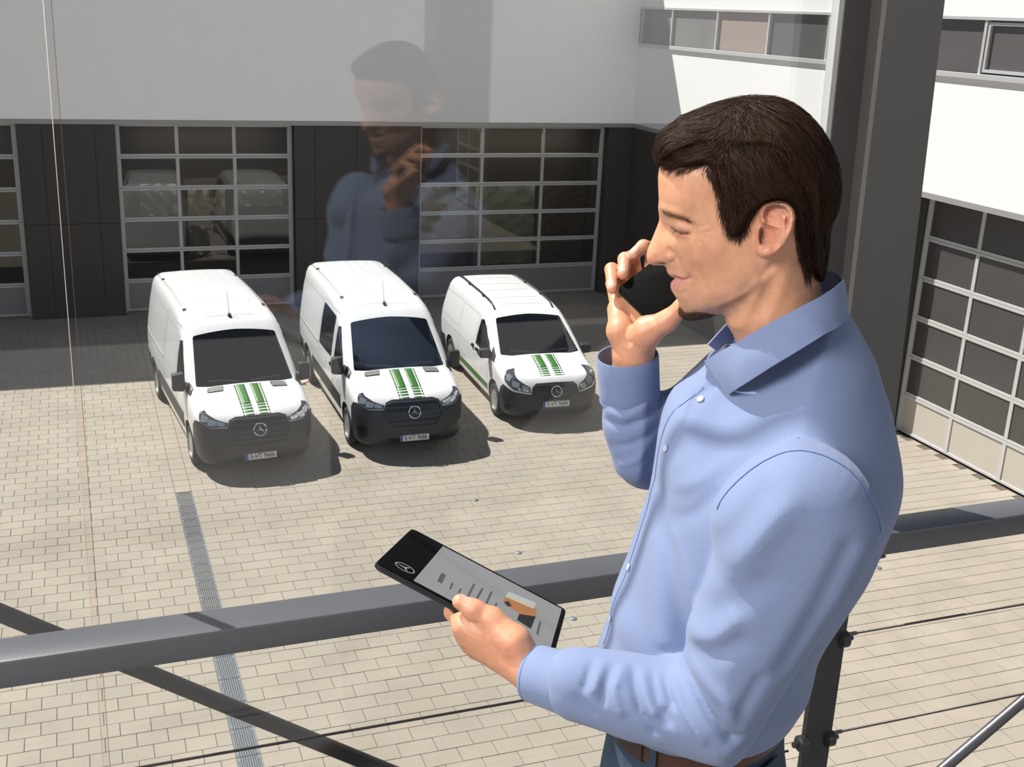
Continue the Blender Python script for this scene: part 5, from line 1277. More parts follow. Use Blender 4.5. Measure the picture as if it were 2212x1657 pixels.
def nail(name, p, n, t, wd, ln):
    """a small curved plate lying on the fingertip"""
    n = n/np.linalg.norm(n); t = t-n*(t@n); t /= np.linalg.norm(t); s_ = np.cross(n, t); b = MB(); vs = []; fs = []
    for i in range(6):
        for j in range(5):
            u, v_ = (i/5-.5)*ln, (j/4-.5)*wd*(1-.35*abs(i/5-.5)**2*4*.5); q = p+t*u+s_*v_-n*(v_**2*60+max(0, abs(u)-ln*.3)**2*20); vs.append(W3(q[None])[0])
    fs = [(i*5+j, i*5+j+1, i*5+j+6, i*5+j+5) for i in range(5) for j in range(4)]
    me = b.add(vs, fs).mesh(name, M['nail'], True, fix=False); part(name, me)
nail('fingernail', tp[2]*.80+tp[1]*.20+up_t*.0094, up_t, tp[2]-tp[1], .0105, .0125)
for (a_, b_, r_) in ((wq(1390, 533, .004), wq(1370, 549, .0085), .0082), (wq(1350, 560, .003), wq(1347, 592, .0085), .0086), (wq(1321, 582, .000), wq(1323, 623, .0065), .0081)):
    nail('fingernail', b_*.86+a_*.14+pn*r_, pn, b_-a_, .0088, .0105)

# ---------------------------------------------------------------- shirt
torso = [(1640, 700), (1582, 730), (1540, 770), (1508, 806), (1471, 830), (1446, 848), (1426, 900), (1413, 1000), (1402, 1060), (1389, 1094), (1367, 1163), (1354, 1203), (1337, 1242), (1322, 1281), (1318, 1316), (1306, 1350), (1293, 1385), (1283, 1424), (1284, 1480), (1298, 1545), (1314, 1592), (1400, 1640), (1600, 1630), (1692, 1566), (1703, 1551), (1737, 1499), (1752, 1479), (1760, 1448), (1768, 1405), (1790, 1360), (1818, 1318), (1850, 1270), (1882, 1222), (1908, 1161), (1931, 1110), (1948, 1059), (1950, 1015), (1940, 957), (1925, 881), (1909, 836), (1893, 779), (1868, 734), (1834, 676), (1812, 640), (1720, 660)]
armN = [(1545, 1200), (1534, 1160), (1532, 1120), (1545, 1080), (1577, 1036), (1632, 990), (1690, 962), (1740, 958), (1798, 975), (1850, 1010), (1888, 1066), (1908, 1130), (1897, 1180), (1872, 1226), (1844, 1281), (1820, 1310), (1771, 1378), (1729, 1437), (1693, 1492), (1647, 1570), (1621, 1606), (1606, 1630), (1585, 1638), (1543, 1635), (1494, 1625), (1413, 1603), (1348, 1590), (1302, 1573), (1262, 1562), (1210, 1548), (1172, 1505), (1182, 1432), (1220, 1412), (1315, 1422), (1364, 1429), (1413, 1439), (1463, 1440), (1472, 1424), (1481, 1394), (1480, 1365), (1488, 1336), (1506, 1307), (1528, 1240)]
armF = [(1304, 838), (1312, 826), (1408, 824), (1417, 832), (1420, 842), (1434, 856), (1470, 870), (1480, 920), (1450, 1000), (1420, 1022), (1403, 1029), (1385, 1032), (1360, 1025), (1333, 1008), (1325, 975), (1309, 930), (1303, 905), (1307, 860)]
def acen(X, Y):
    """depth of the near arm's centre line: upper arm beside the trunk, forearm running inwards to the wrist"""
    e = S1(1560, 1560, .2); t = np.clip((e[0]-X)/(e[0]-fL[0]), 0, 1); return .195+(fL[2]-.195)*t
SG = Grid((sp([(1285, 900)], -.2)[0][0]-.03, sp([(1500, 1650)], .2)[0][1]-.04, -.262), (sp([(1955, 1000)])[0][0]+.02, sp([(1700, 650)])[0][1]+.02, .30), .0030)
tp_ = sp(torso); aN = smooth_poly(sp(armN, .20), 1); aF = smooth_poly(sp(armF, -.15), 1)
gT = tps(sp([(1650, 760), (1760, 720), (1880, 800), (1560, 840), (1480, 860), (1700, 860), (1800, 900), (1900, 1000), (1600, 1000), (1450, 1000), (1500, 1200), (1750, 1200), (1880, 1150), (1380, 1250), (1500, 1400), (1650, 1400), (1330, 1400), (1450, 1560), (1640, 1540), (1320, 1540)]),
         [.088, .102, .134, .085, .125, .145, .172, .170, .172, .158, .168, .170, .16, .158, .155, .158, .150, .162, .162, .156], 1e-6)(SG.X, SG.Y)
dT = poly_sd(SG.X, SG.Y, smooth_poly(tp_, 1)); dN = poly_sd(SG.X, SG.Y, aN); dF = poly_sd(SG.X, SG.Y, aF)
TB_ = bumps(SG, [([(1412, 1130), (1440, 1215), (1468, 1320), (1490, 1410)], -9, 24, .165), ([(1380, 1150), (1400, 1260), (1430, 1400)], 6, 24, .165), ([(1452, 1190), (1480, 1250), (1505, 1310)], 5, 12, .165), ([(1545, 1085), (1500, 1130), (1450, 1160)], -3, 14, .165), ([(1590, 1010), (1520, 1050), (1460, 1085)], 3, 14, .16),
   ([(1500, 860), (1470, 930), (1432, 1010)], 2.5, 5, .11), ([(1506, 862), (1478, 930), (1442, 1010)], -2.5, 6, .11), ([(1560, 850), (1530, 880), (1500, 900)], -4, 10, .11), ([(1530, 830), (1515, 860), (1500, 880)], 3, 8, .11), ([(1760, 1430), (1700, 1500), (1640, 1550)], -3, 14, .15), ([(1770, 1390), (1745, 1470)], 2, 10, .1)],
   [((1330, 1370), 6, 40, .12), ((1470, 1050), 5, 50, .15)], .165)
NB = bumps(SG, [([(1358, 1440), (1357, 1470), (1362, 1505), (1381, 1548), (1413, 1588)], -5.5, 9.6, .25), ([(1391, 1444), (1394, 1470), (1420, 1530), (1444, 1565)], -4.5, 8.4, .25), ([(1428, 1452), (1423, 1482), (1434, 1514), (1450, 1535)], -4.5, 8.4, .25), ([(1467, 1445), (1470, 1478), (1498, 1508), (1531, 1551), (1576, 1603)], -8, 10.8, .26),
   ([(1376, 1440), (1377, 1480), (1392, 1520), (1412, 1550)], 3.5, 8.4, .25), ([(1410, 1450), (1410, 1490), (1428, 1535)], 3.5, 8.4, .25), ([(1446, 1455), (1444, 1490), (1470, 1530), (1520, 1590)], 4, 9.6, .25), ([(1300, 1520), (1312, 1480), (1340, 1450)], -4, 9.6, .24), ([(1280, 1500), (1290, 1470), (1310, 1440)], 3, 8.4, .24), ([(1258, 1500), (1268, 1470), (1276, 1440)], -3.5, 8.4, .24), ([(1340, 1540), (1322, 1500), (1335, 1470)], 3.5, 9.6, .24),
   ([(1250, 1520), (1280, 1550)], -2.5, 9.6, .24), ([(1485, 1400), (1540, 1388), (1582, 1345)], 5, 20.4, .26), ([(1480, 1440), (1540, 1430), (1600, 1390)], -4, 20.4, .26), ([(1500, 1470), (1570, 1520), (1600, 1580)], 4, 16.8, .26), ([(1530, 1215), (1590, 1160), (1650, 1080)], -4, 24.0, .26), ([(1515, 1300), (1600, 1210), (1690, 1100)], 4, 28.8, .26), ([(1545, 1110), (1575, 1060), (1640, 1010)], 3, 10.8, .25),
   ([(1560, 1340), (1650, 1260)], -3, 26.4, .26), ([(1830, 1180), (1760, 1320), (1690, 1440)], -4, 21.6, .25), ([(1590, 1600), (1600, 1540), (1640, 1470)], -3, 14.4, .26)], [((1580, 1620), 3, 20, .25)], .25)
FBm = bumps(SG, [([(1306, 862), (1345, 875), (1395, 850)], -5, 7, -.11), ([(1308, 908), (1350, 915), (1420, 890)], -5, 7, -.11), ([(1325, 960), (1370, 950), (1420, 925)], -3.5, 8, -.11), ([(1305, 885), (1350, 895), (1410, 868)], 3, 7, -.11), ([(1345, 1000), (1380, 985), (1410, 950)], 3, 8, -.11), ([(1420, 860), (1430, 920), (1415, 1000)], -4, 9, -.11)], [], -.11)
dcT = SG.C; posT = np.where(dcT > 0, dcT-SG.m(TB_)*np.clip(dcT/.03, 0, 1), -dcT)
FT = inflate(SG.m(dT), SG.m(np.maximum(gT, .05)), np.float32(.118), np.maximum(posT, 0))
dcN = SG.C-SG.m(acen(SG.X, SG.Y)); gN = .066-.028*np.clip((S1(1560, 1560, .2)[0]-SG.X)/(S1(1560, 1560, .2)[0]-fL[0]), 0, 1)
FN = inflate(SG.m(dN), SG.m(gN), SG.m(np.minimum(gN, .058)), np.abs(dcN-SG.m(NB*1.35)*(dcN > 0)*np.clip(dcN/.02, 0, 1)))
dcF = SG.C+.135+SG.m(.06*np.clip((SG.X-S1(1400, 900, -.15)[0])/.05, 0, 1)); FF = inflate(SG.m(dF), np.float32(.040), np.float32(.036), np.abs(dcF-SG.m(FBm)*(dcF > 0)))
Xs, Ys, Zs = np.meshgrid(SG.a, SG.b, SG.c, indexing='ij')
UA = capsule(Xs, Ys, Zs, S1(1400, 985, -.165), S1(1610, 850, -.165), .046, .072); SH = capsule(Xs, Ys, Zs, S1(1660, 870, -.10), S1(1640, 880, -.15), .07, .07)
del Xs, Ys, Zs
Fs = smin(FT, FN.astype(np.float32), .010); Fs = smin(Fs, smin(FF, UA.astype(np.float32), .014), .012); Fs = smin(Fs, SH.astype(np.float32), .03)
# neck opening: hollow out round the neck
neck = capsule(*[q.astype(np.float32) for q in np.meshgrid(SG.a, SG.b, SG.c, indexing='ij')], S1(1690, 600, 0), S1(1668, 738, 0), .062, .052)
Fs = np.maximum(Fs, -neck)
zb_ = 6.590; Fs = np.where(SG.m(dN) > -.03, np.minimum(np.maximum(Fs, (zb_-SG.Y)[:, :, None].astype(np.float32)), np.where(SG.C > .165, Fs, 1)), np.maximum(Fs, (zb_-SG.Y)[:, :, None].astype(np.float32)))
Vs, Qs = surfnets(Fs, SG.lo, SG.h); Vs = relax(Vs, Qs, 2, .5)
def weave_attr(me, uv):
    a = me.attributes.new('weave', 'FLOAT_VECTOR', 'POINT'); a.data.foreach_set('vector', np.c_[uv, np.zeros(len(uv))].astype(np.float32).ravel())
def limb_uv(P, joints, rad):
    """cloth coordinates of a sleeve: round the limb and along it"""
    best = np.full(len(P), 1e9); uv = np.zeros((len(P), 2)); acc = 0.0
    for p, q in zip(joints[:-1], joints[1:]):
        e = q-p; L = np.linalg.norm(e); e = e/L; t = np.clip((P-p)@e, 0, L); r_ = P-p-t[:, None]*e; d = np.linalg.norm(r_, axis=1)
        s_ = np.array([0, 0, 1.0]); s_ -= e*(s_@e); s_ /= np.linalg.norm(s_); n_ = np.cross(e, s_)
        m = d < best; best[m] = d[m]; uv[m, 0] = np.arctan2(r_[m]@n_, r_[m]@s_)*rad; uv[m, 1] = acc+((P-p)@e)[m]; acc += L
    return uv
axc = S1(1640, 1100, 0)[0]+(Vs[:, 1]-S1(1640, 1100, 0)[1])*.12
uvw = np.stack([np.arctan2(Vs[:, 0]-axc, Vs[:, 2])*.165, Vs[:, 1]], 1)
fn_, ft_ = SG.sample(FN, Vs), SG.sample(FT, Vs); mN = fn_ < ft_-.002; uvw[mN] = limb_uv(Vs[mN], [S1(1735, 1000, .19), S1(1566, 1540, .20), fL], .062)
fr_ = np.minimum(SG.sample(FF, Vs), SG.sample(UA, Vs)); mR = (fr_ < ft_) & ~mN; uvw[mR] = limb_uv(Vs[mR], [shR, S1(1385, 985, -.15), fR], .05)
shirt_me = mesh_from('shirt', W3(Vs), Qs, M['shirt']); weave_attr(shirt_me, uvw); shirt = part('shirt', shirt_me)
del FT, FN, FF, UA, SH, neck
def sub(name, me, parent):
    o = link(name, me, parent); o.matrix_parent_inverse = Matrix.Identity(4); return o
def drape(pts, off=.0006, it=14):
    P = np.array(pts, float); out = [P[0]]
    for a_, b_ in zip(P[:-1], P[1:]):
        n_ = max(2, int(np.linalg.norm(b_-a_)/.006)); out += [a_+(b_-a_)*i/n_ for i in range(1, n_+1)]
    P = np.array(out)
    for _ in range(it):
        g = SG.grad(Fs, P); P = P-g*np.clip(SG.sample(Fs, P)-off, -.02, .02)[:, None]*.8
    return P
def seam(pts, c, r_=.00055, name='seam', m='seam'):
    P = drape(sp(pts, c)); sub(name, MB().tube(list(W3(P)), r_, 6).mesh(name, M[m], True), shirt)
seam([(1548, 1100), (1556, 1068), (1593, 1024), (1640, 986), (1690, 960), (1730, 956), (1780, 970), (1840, 1008), (1882, 1062), (1903, 1125), (1906, 1150)], .215)
seam([(1726, 800), (1722, 860), (1720, 930)], .165, .00045)
seam([(1505, 820), (1490, 860), (1462, 930), (1425, 1010), (1397, 1090), (1375, 1163), (1345, 1242), (1330, 1281), (1326, 1316), (1314, 1350), (1300, 1390)], .045, .00040)
for x, y, c in ((1456, 972, .07), (1354, 1224, .05), (1319, 1336, .05), (1508, 857, .055)):
    p = drape(sp([(x, y), (x+1, y)], c))[0]; n_ = SG.grad(Fs, p[None])[0]; pw = Vector(W3((p+n_*.001)[None])[0]); nw = Vector(W3((p+n_)[None])[0])-Vector(W3(p[None])[0])
    b = MB().lathe([(.0010, .0006), (.0028, .0004), (.0036, .0012), (.0042, .0009), (.0042, -.001), (.001, -.001)], 16); me = b.mesh('button', M['button'], True)
    me.transform(Matrix.Translation(pw)@nw.to_track_quat('Z', 'Y').to_matrix().to_4x4()); sub('button', me, shirt)
def strip(rows, name, m, thick=.0016, parent=None, closed=False):
    """cloth strip: rows of points, offset inwards for thickness"""
    R0 = [np.asarray(r_, float) for r_ in rows]; n = len(R0[0]); k = len(R0); A = np.array(R0)
    du = np.gradient(A, axis=1); dv = np.gradient(A, axis=0); N_ = np.cross(du, dv); N_ /= np.linalg.norm(N_, axis=2, keepdims=True)+1e-9
    B = A-N_*thick; vs = list(A.reshape(-1, 3))+list(B.reshape(-1, 3)); fs = []; o = n*k
    for j in range(k-1):
        for i in range(n-1 if not closed else n):
            i2 = (i+1) % n; fs += [(j*n+i, j*n+i2, (j+1)*n+i2, (j+1)*n+i), (o+j*n+i, o+(j+1)*n+i, o+(j+1)*n+i2, o+j*n+i2)]
    for i in range(n-1 if not closed else n):
        i2 = (i+1) % n; fs += [(i, o+i, o+i2, i2), ((k-1)*n+i, (k-1)*n+i2, o+(k-1)*n+i2, o+(k-1)*n+i)]
    if not closed: fs += [(j*n, (j+1)*n, o+(j+1)*n, o+j*n) for j in range(k-1)]+[(j*n+n-1, o+j*n+n-1, o+(j+1)*n+n-1, (j+1)*n+n-1) for j in range(k-1)]
    me = bpy.data.meshes.new(name); me.from_pydata([tuple(v) for v in W3(np.array(vs))], [], fs); setmats(me, m)
    lu = np.cumsum(np.r_[np.zeros((1, k)), np.linalg.norm(np.diff(A, axis=1), axis=2).T], axis=0).T; lv = np.cumsum(np.r_[np.zeros((1, n)), np.linalg.norm(np.diff(A, axis=0), axis=2)], axis=0); uv = np.stack([lu.mean(0)[None]+0*lu, lv], 2).reshape(-1, 2); weave_attr(me, np.r_[uv, uv])
    bm = bmesh.new(); bm.from_mesh(me); bmesh.ops.recalc_face_normals(bm, faces=bm.faces[:]); bm.to_mesh(me); bm.free()
    me.polygons.foreach_set('use_smooth', [True]*len(me.polygons)); me.set_sharp_from_angle(angle=math.radians(50)); return sub(name, me, parent or shirt)
def resample(P, n):
    P = np.asarray(P, float); s_ = np.r_[0, np.cumsum(np.linalg.norm(np.diff(P, axis=0), axis=1))]; t = np.linspace(0, s_[-1], n); return np.stack([np.interp(t, s_, P[:, i]) for i in range(P.shape[1])], 1)
# collar: leaf on the near side, mirrored on the far side, joined at the nape
top = [(1524, 779, .035), (1556, 761, .055), (1592, 741, .072), (1654, 705, .080), (1717, 671, .078), (1765, 645, .066), (1801, 622, .045), (1816, 609, .022), (1820, 605, .0)]
bot = [(1576, 851, .062), (1596, 838, .082), (1616, 826, .096), (1669, 792, .108), (1724, 759, .106), (1777, 725, .092), (1813, 705, .062), (1828, 684, .030), (1831, 676, .0)]
tp3, bt3 = resample(sp(top), 28), resample(sp(bot), 28)
mir = lambda A: np.concatenate([A, (A*[1, 1, -1])[::-1][1:]])
far_b = tp3+(bt3-tp3)*np.linspace(.55, .9, 28)[:, None]; T3 = mir(tp3); B3 = np.concatenate([bt3, (far_b*[1, 1, -1])[::-1][1:]])
mid = [T3*(1-t)+B3*t for t in (0, .33, .66, 1)]; mid[1][:, 2] *= 1.02; mid[2][:, 2] *= 1.03
strip(mid, 'collar', M['shirt'], .0022)
st_top = tp3*[1, 1, .93]+[.000, -.006, 0]; st_bot = resample(sp([(1540, 785, .03), (1570, 775, .045), (1600, 760, .054), (1650, 735, .062), (1720, 700, .060), (1775, 672, .048), (1806, 650, .024), (1812, 645, 0)]), 28)
strip([mir(st_top)[:50], mir(st_top*.5+st_bot*.5)[:50], mir(st_bot)[:50]], 'collar_band', M['shirt'], .0018)
# cuffs as open tubes
def ring(cn, ax, r_, n=40, sq=1.0, tilt=0.0):
    ax = ax/np.linalg.norm(ax); e1 = np.cross(ax, [0, 0, 1.0]); e1 /= np.linalg.norm(e1); e2 = np.cross(ax, e1)
    return np.array([cn+e1*math.cos(t)*r_+e2*math.sin(t)*r_*sq for t in np.linspace(0, 2*np.pi, n, endpoint=False)])
def tube_cuff(name, c1, c2, r1, r2, sq, wav=.0):
    ax = c2-c1; rows = [ring(c1+ax*t, ax, (r1+(r2-r1)*t)+(.0012 if 0 < t < 1 else 0), sq=sq) for t in (0, .05, .35, .7, .97, 1.0)]
    o = strip([np.concatenate([r_, r_[:1]]) for r_ in rows], name, M['shirt'], .0016); return rows
def cuff_seam(c1, c2, t, r_, sq):
    ax = c2-c1; R1 = ring(c1+ax*t, ax, r_, sq=sq); R1 = np.concatenate([R1, R1[:2]]); sub('seam', MB().tube(list(W3(R1)), .0008, 5, cap=False).mesh('seam', M['seam'], True), shirt)
c1 = S1(1150, 1453, wL[2]+.000); c2 = S1(1240, 1482, fL[2]-.004)
tube_cuff('cuff', c1, c2, .0315, .0338, 1.0); cuff_seam(c1, c2, .97, .0345, 1.0); cuff_seam(c1, c2, .07, .0327, 1.0)
c1 = S1(1355, 766, -.128); c2 = S1(1361, 866, -.138)
tube_cuff('cuff', c1, c2, .0395, .0385, .97); cuff_seam(c1, c2, .93, .0397, .97)

# ---------------------------------------------------------------- trousers, belt, shoes
bl, br = sp([(1312, 1592)])[0], sp([(1698, 1557)])[0]; bc = (bl+br)/2+np.array([0, .072, 0]); bra = (br[0]-bl[0])/2
def waist(h_, k=1.0, rc=.143, n=72, dz=0):
    th = np.linspace(0, 2*np.pi, n, endpoint=False); x = np.cos(th)*bra*k; return np.stack([bc[0]+x, bc[1]+h_+x*(br[1]-bl[1])/(2*bra)*.3+0*th, np.sin(th)*rc*k], 1)
PG = Grid((bc[0]-.22, ZF+.03, -.23), (bc[0]+.22, bc[1]+.05, .23), .0075)
Xp, Yp, Zp = np.meshgrid(PG.a, PG.b, PG.c, indexing='ij')
topz = bc[1]+(Xp-bc[0])*(br[1]-bl[1])/(2*bra)*.3+.004
ell = (np.sqrt(((Xp-bc[0])/(bra*1.0))**2+(Zp/.142)**2)-1)*bra
hipf = capsule(Xp, Yp, Zp, np.array([bc[0]+.01, bc[1]-.18, .038]), np.array([bc[0]+.01, bc[1]-.18, -.038]), .106, .106)
Fp = smin(np.maximum(ell, np.abs(Yp-bc[1]+.05)-.09), hipf, .06)
for kn, ft, sgn in ((knL, foot(.10), 1), (knR, foot(-.10), -1)):
    Fp = smin(Fp, smin(capsule(Xp, Yp, Zp, np.array([bc[0]+.0, bc[1]-.16, .085*sgn]), kn, .10, .072), capsule(Xp, Yp, Zp, kn, ft, .072, .062), .02), .04)
Fp = np.maximum(Fp, Yp-topz)
Vp, Qp = surfnets(Fp, PG.lo, PG.h); Vp = relax(Vp, Qp, 2, .5); trousers = part('trousers', mesh_from('trousers', W3(Vp), Qp, M['denim']))
strip([np.concatenate([r_, r_[:1]]) for r_ in (waist(.006, 1.012), waist(-.010, 1.018), waist(-.034, 1.022), waist(-.036, 1.015))], 'waistband', M['denim'], .003, trousers)
belt = part('belt', bpy.data.meshes.new('tmp')) if False else None
rows = [np.concatenate([r_, r_[:1]]) for r_ in (waist(.003, 1.030), waist(.001, 1.040), waist(-.017, 1.044), waist(-.033, 1.043), waist(-.035, 1.033))]
belt = strip(rows, 'belt', M['leather'], .0035, man); belt.matrix_parent_inverse = MAN_INV
tipr = []
for h_, k in ((-.000, 1.056), (-.018, 1.062), (-.036, 1.056)):
    w_ = waist(h_, k)[24:34]; tipr.append(w_)
strip(tipr, 'belt_end', M['leather_dark'], .003, belt)
for i in (14, 22, 44, 58):
    P = [waist(h_, 1.056)[i] for h_ in (.008, -.012, -.042)]; Pn = [waist(h_, 1.056)[i+1] for h_ in (.008, -.012, -.042)]
    strip([np.array(P), np.array([p+(q-p)*.9 for p, q in zip(P, Pn)])], 'belt_loop', M['denim'], .002, trousers)
strip([np.array(p) for p in (waist(-.05, 1.045)[6:16], waist(-.075, 1.05)[6:16]+[0, -.01, 0], waist(-.078, 1.052)[6:16]+[0, -.012, 0])], 'pocket_edge', M['denim'], .002, trousers)
for sgn in (1, -1):
    f_ = foot(.10*sgn); b = MB(); prof = [(.075, .0, .036), (.06, .05, .040), (.0, .065, .042), (-.08, .055, .046), (-.15, .035, .045), (-.195, .02, .030)]
    vs = []; n = 14
    for (x, hgt, wd) in prof:
        for k in range(n):
            a = 2*math.pi*k/n; vs.append((f_[0]+x, ZF+max(.001, .03+(hgt if math.sin(a) > 0 else .029)*math.sin(a)), f_[2]+wd*math.cos(a)))
    fs = [(i*n+k, i*n+(k+1) % n, (i+1)*n+(k+1) % n, (i+1)*n+k) for i in range(len(prof)-1) for k in range(n)]+[tuple(range(n)), tuple((len(prof)-1)*n+k for k in range(n-1, -1, -1))]
    part('shoe', b.add([tuple(v) for v in W3(np.array(vs))], fs).mesh('shoe', M['shoe'], True))
# ================================================================ PHONE, TABLET, BRACES
M['gadget'] = mat('black_gadget_body', (.008, .008, .009), .35)
M['screen_black'] = mat('black_screen', (.0015, .0015, .0015), .6, spec=.04)
M['display'] = mat('grey_display', (.02, .02, .02), .5, spec=.1, emit=((.235, .235, .235), 1.0))
def glow(name, c): return mat(name, (.01, .01, .01), .5, spec=.1, emit=(c, 1.0))
M['d_text'] = glow('display_text', (.075, .075, .075)); M['d_logo'] = glow('display_logo', (.30, .30, .30)); M['d_sky'] = glow('picture_sky', (.36, .42, .44)); M['d_sand'] = glow('picture_sand', (.45, .40, .32)); M['d_skin'] = glow('picture_brown', (.36, .15, .05)); M['d_dark'] = glow('picture_dark', (.015, .010, .008)); M['d_black'] = glow('picture_black', (.003, .003, .003))
M['edge'] = mat('polished_edge', (.35, .36, .38), .2, 1.0)
def slab(w_, l_, t_, r_, seg=6):
    pts = []
    for cx, cy, a0 in ((w_/2-r_, l_/2-r_, 0), (-w_/2+r_, l_/2-r_, 90), (-w_/2+r_, -l_/2+r_, 180), (w_/2-r_, -l_/2+r_, 270)):
        for k in range(seg+1): a = math.radians(a0+90*k/seg); pts.append((cx+r_*math.cos(a), cy+r_*math.sin(a)))
    b = MB(); n = len(pts); e_ = min(.0018, t_*.35); vs = []
    for z, s_ in ((-t_/2, -e_), (-t_/2+e_, 0), (t_/2-e_, 0), (t_/2, -e_)):
        for x, y in pts: vs.append((x*(1+2*s_/w_), y*(1+2*s_/l_), z))
    fs = [(j*n+i, j*n+(i+1) % n, (j+1)*n+(i+1) % n, (j+1)*n+i) for j in range(3) for i in range(n)]+[tuple(range(n-1, -1, -1)), tuple(3*n+i for i in range(n))]
    return b.add(vs, fs)
def frame_of(o, org, ux, uy, uz): o.matrix_world = Matrix(((ux[0], uy[0], uz[0], org[0]), (ux[1], uy[1], uz[1], org[1]), (ux[2], uy[2], uz[2], org[2]), (0, 0, 0, 1)))
def right_handed(x, y, z): return np.dot(np.cross(x, y), z) > 0
# tablet: local x along its long side, y towards the near edge, z out of the screen
tc = TA+t_u*t_len/2+t_v*t_w/2-t_n*.0035
tab = tag(empty('tablet'), 'black tablet computer with a grey page on its screen held in the left hand', 'tablet')
ty = t_v if right_handed(t_u, t_v, t_n) else -t_v
frame_of(tab, tc, t_u, ty, t_n); sgy = 1 if right_handed(t_u, t_v, t_n) else -1
slab(t_len, t_w, .007, .010).build('casing', M['gadget'], tab, math.radians(40))
b = MB(); 
slab(t_len-.002, t_w-.002, .0008, .009).build('glass', M['screen_black'], tab, math.radians(40), (0, 0, .0037))
def tuv(x, y):
    p = on_plane([(x, y)], TA, t_n, .0006)[0]-tc; return (p@t_u, p@ty)
def flat(name, pts, m, z, parent): 
    return MB().prism(pts, z, z+.0002, 'z').build(name, m, parent)
hx, hy = t_len/2, t_w/2
dq = [tuv(952, 1178), tuv(899, 1256)]; ux0 = (dq[0][0]+dq[1][0])/2
disp = flat('display', [(ux0, -hy+.009), (hx-.007, -hy+.009), (hx-.007, hy-.009), (ux0, hy-.009)], M['display'], .0042, tab)
def quadpx(name, pts, m, z=.0045): return flat(name, [tuv(*p) for p in pts], m, z, disp)
def mark(x0, y0, x1, y1, wd):
    a, c = Vector((*tuv(x0, y0), 0)), Vector((*tuv(x1, y1), 0)); d = (c-a).normalized(); n_ = Vector((-d.y, d.x, 0))*wd/2
    flat('text_line', [(a+n_)[:2], (c+n_)[:2], (c-n_)[:2], (a-n_)[:2]], M['d_text'], .0045, disp)
C3 = lambda x, y: (800+x/4.361, 1120+y/4.361)
for (a, c, wd) in (((690, 525), (650, 605), .0065), ((775, 610), (750, 668), .0025), ((852, 665), (830, 705), .0025), ((978, 620), (905, 765), .0028), ((1057, 660), (985, 790), .0028), ((1142, 692), (1085, 815), .0028), ((1190, 800), (1165, 850), .0025), ((1600, 975), (1570, 1095), .0028)):
    mark(*C3(*a), *C3(*c), wd)
quadpx('picture_top', [C3(1300, 690), C3(1560, 800), C3(1535, 850), C3(1270, 740)], M['d_sky'])
quadpx('picture_band', [C3(1290, 715), C3(1550, 825), C3(1535, 855), C3(1272, 745)], M['d_sand'], .0048)
quadpx('picture_middle', [C3(1270, 745), C3(1565, 850), C3(1555, 930), C3(1400, 905), C3(1250, 790)], M['d_skin'])
quadpx('picture_shade', [C3(1255, 790), C3(1300, 785), C3(1330, 830), C3(1290, 835)], M['d_dark'], .0048)
quadpx('picture_bottom', [C3(1400, 905), C3(1555, 930), C3(1510, 1045), C3(1380, 960)], M['d_black'], .0048)
lx, ly = tuv(874.5, 1226.5); lg = MB(); n = 32
vs = []; fs = []
for i in range(n):
    a = 2*math.pi*i/n
    for rr in (.0118, .0132): vs += [(rr*math.cos(a), rr*math.sin(a), .0042), (rr*math.cos(a), rr*math.sin(a), .0044)]
for i in range(n):
    p, q = i*4, ((i+1) % n)*4; fs += [(p+1, p+3, q+3, q+1), (p, p+1, q+1, q), (p+3, p+2, q+2, q+3)]
lg.add(vs, fs)
for k in range(3):
    a = math.radians(180)+2*math.pi*k/3; d = Vector((math.cos(a), math.sin(a))); s_ = Vector((-d.y, d.x))
    lg.prism([(d*.0118)[:], (s_*.0016+d*.001)[:], (-d*.0012)[:], (-s_*.0016+d*.001)[:]], .0042, .0044, 'z')
lo_ = lg.build('star_logo', M['d_logo'], tab); lo_.location = (lx, ly, 0)
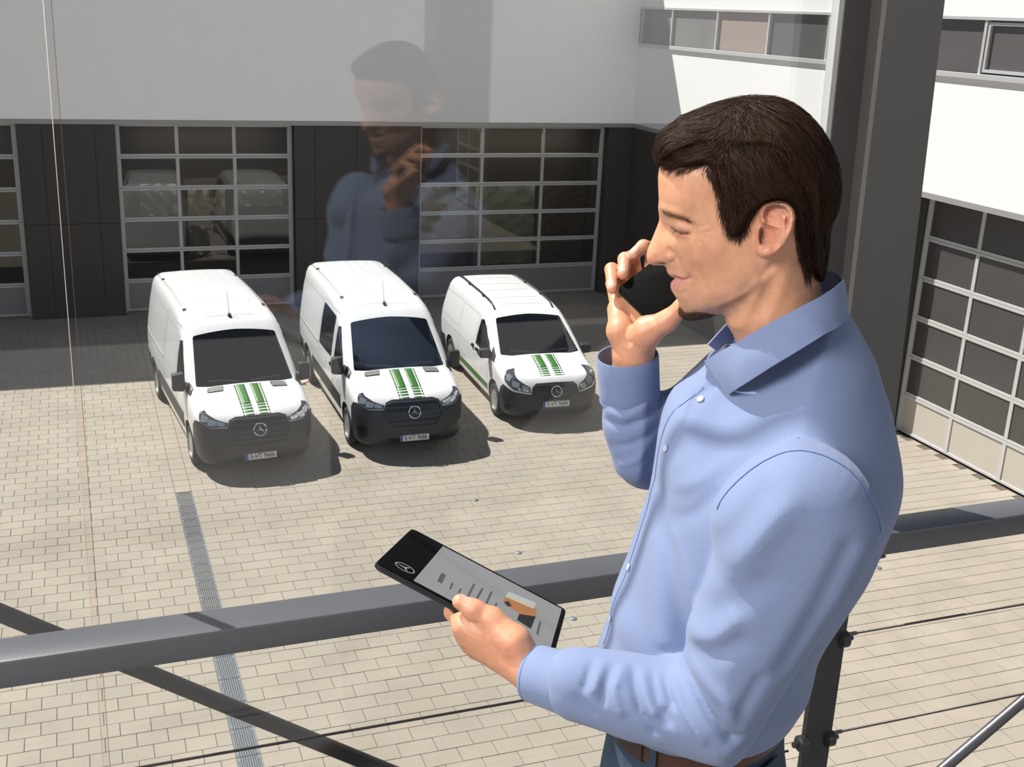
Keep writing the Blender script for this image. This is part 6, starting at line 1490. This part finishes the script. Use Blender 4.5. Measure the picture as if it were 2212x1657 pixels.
flat('edge_highlight', [(-hx+.006, sgy*(hy+.0001)), (hx-.006, sgy*(hy+.0001)), (hx-.006, sgy*(hy-.0006)), (-hx+.006, sgy*(hy-.0006))], M['edge'], .0030, tab)
# phone
pc = pK+p_u*p_len/2+p_v*p_w/2-p_n*.002
ph = tag(empty('phone'), 'black mobile phone held in the right hand at his far ear', 'phone')
py_ = p_v if right_handed(p_u, p_v, p_n) else -p_v
frame_of(ph, pc, p_u, py_, p_n)
slab(p_len, p_w, .0075, .009).build('casing', M['gadget'], ph, math.radians(40))
slab(p_len-.002, p_w-.002, .0008, .008).build('screen', M['screen_black'], ph, math.radians(40), (0, 0, .0038))
MB().box(.025, .050, p_w/2-.0005, p_w/2+.0008, -.0015, .0015, bev=.0005).build('side_button', M['gadget'], ph)
MB().box(p_len/2-.012, p_len/2-.010, -.007, .007, .0041, .0044).build('speaker_slot', M['gadget'], ph)
# diagonal braces outside the glass
def brace(name, p0, p1, r_, m, label):
    e = tag(empty(name, p0), label, 'brace'); P0_, P1_ = Vector(p0), Vector(p1)
    MB().tube([(0, 0, 0), tuple((P1_-P0_)*.5), tuple(P1_-P0_)], r_, 20).build('tube', m, e, math.radians(40))
    d = (P1_-P0_).normalized()
    for q, s_ in ((Vector((0, 0, 0)), 1), (P1_-P0_, -1)): MB().tube([tuple(q-d*s_*.02), tuple(q+d*s_*.03)], r_*1.35, 20).build('end_sleeve', m, e, math.radians(40))
def atY(x, y, Y):
    d = _CR*(x-1106)/f_px-_CU*(y-828.5)/f_px+_FW; return Vector(CC+d*(Y/d[1]))
def beyond(a, b, s0, s1): d = b-a; return a+d*s0, a+d*s1
q0, q1 = beyond(atY(0, 1324, 2.05), atY(800, 1650, 2.05), -3.0, 2.6); brace('diagonal_brace', q0, q1, .0165, M['tube'], 'black round steel brace slanting down behind the handrail at the left')
q0, q1 = beyond(atY(2042, 1657, 2.05), atY(2212, 1512, 2.05), -1.9, 4.5); brace('diagonal_brace', q0, q1, .0150, M['tube_lit'], 'grey round steel brace rising at the bottom right corner')
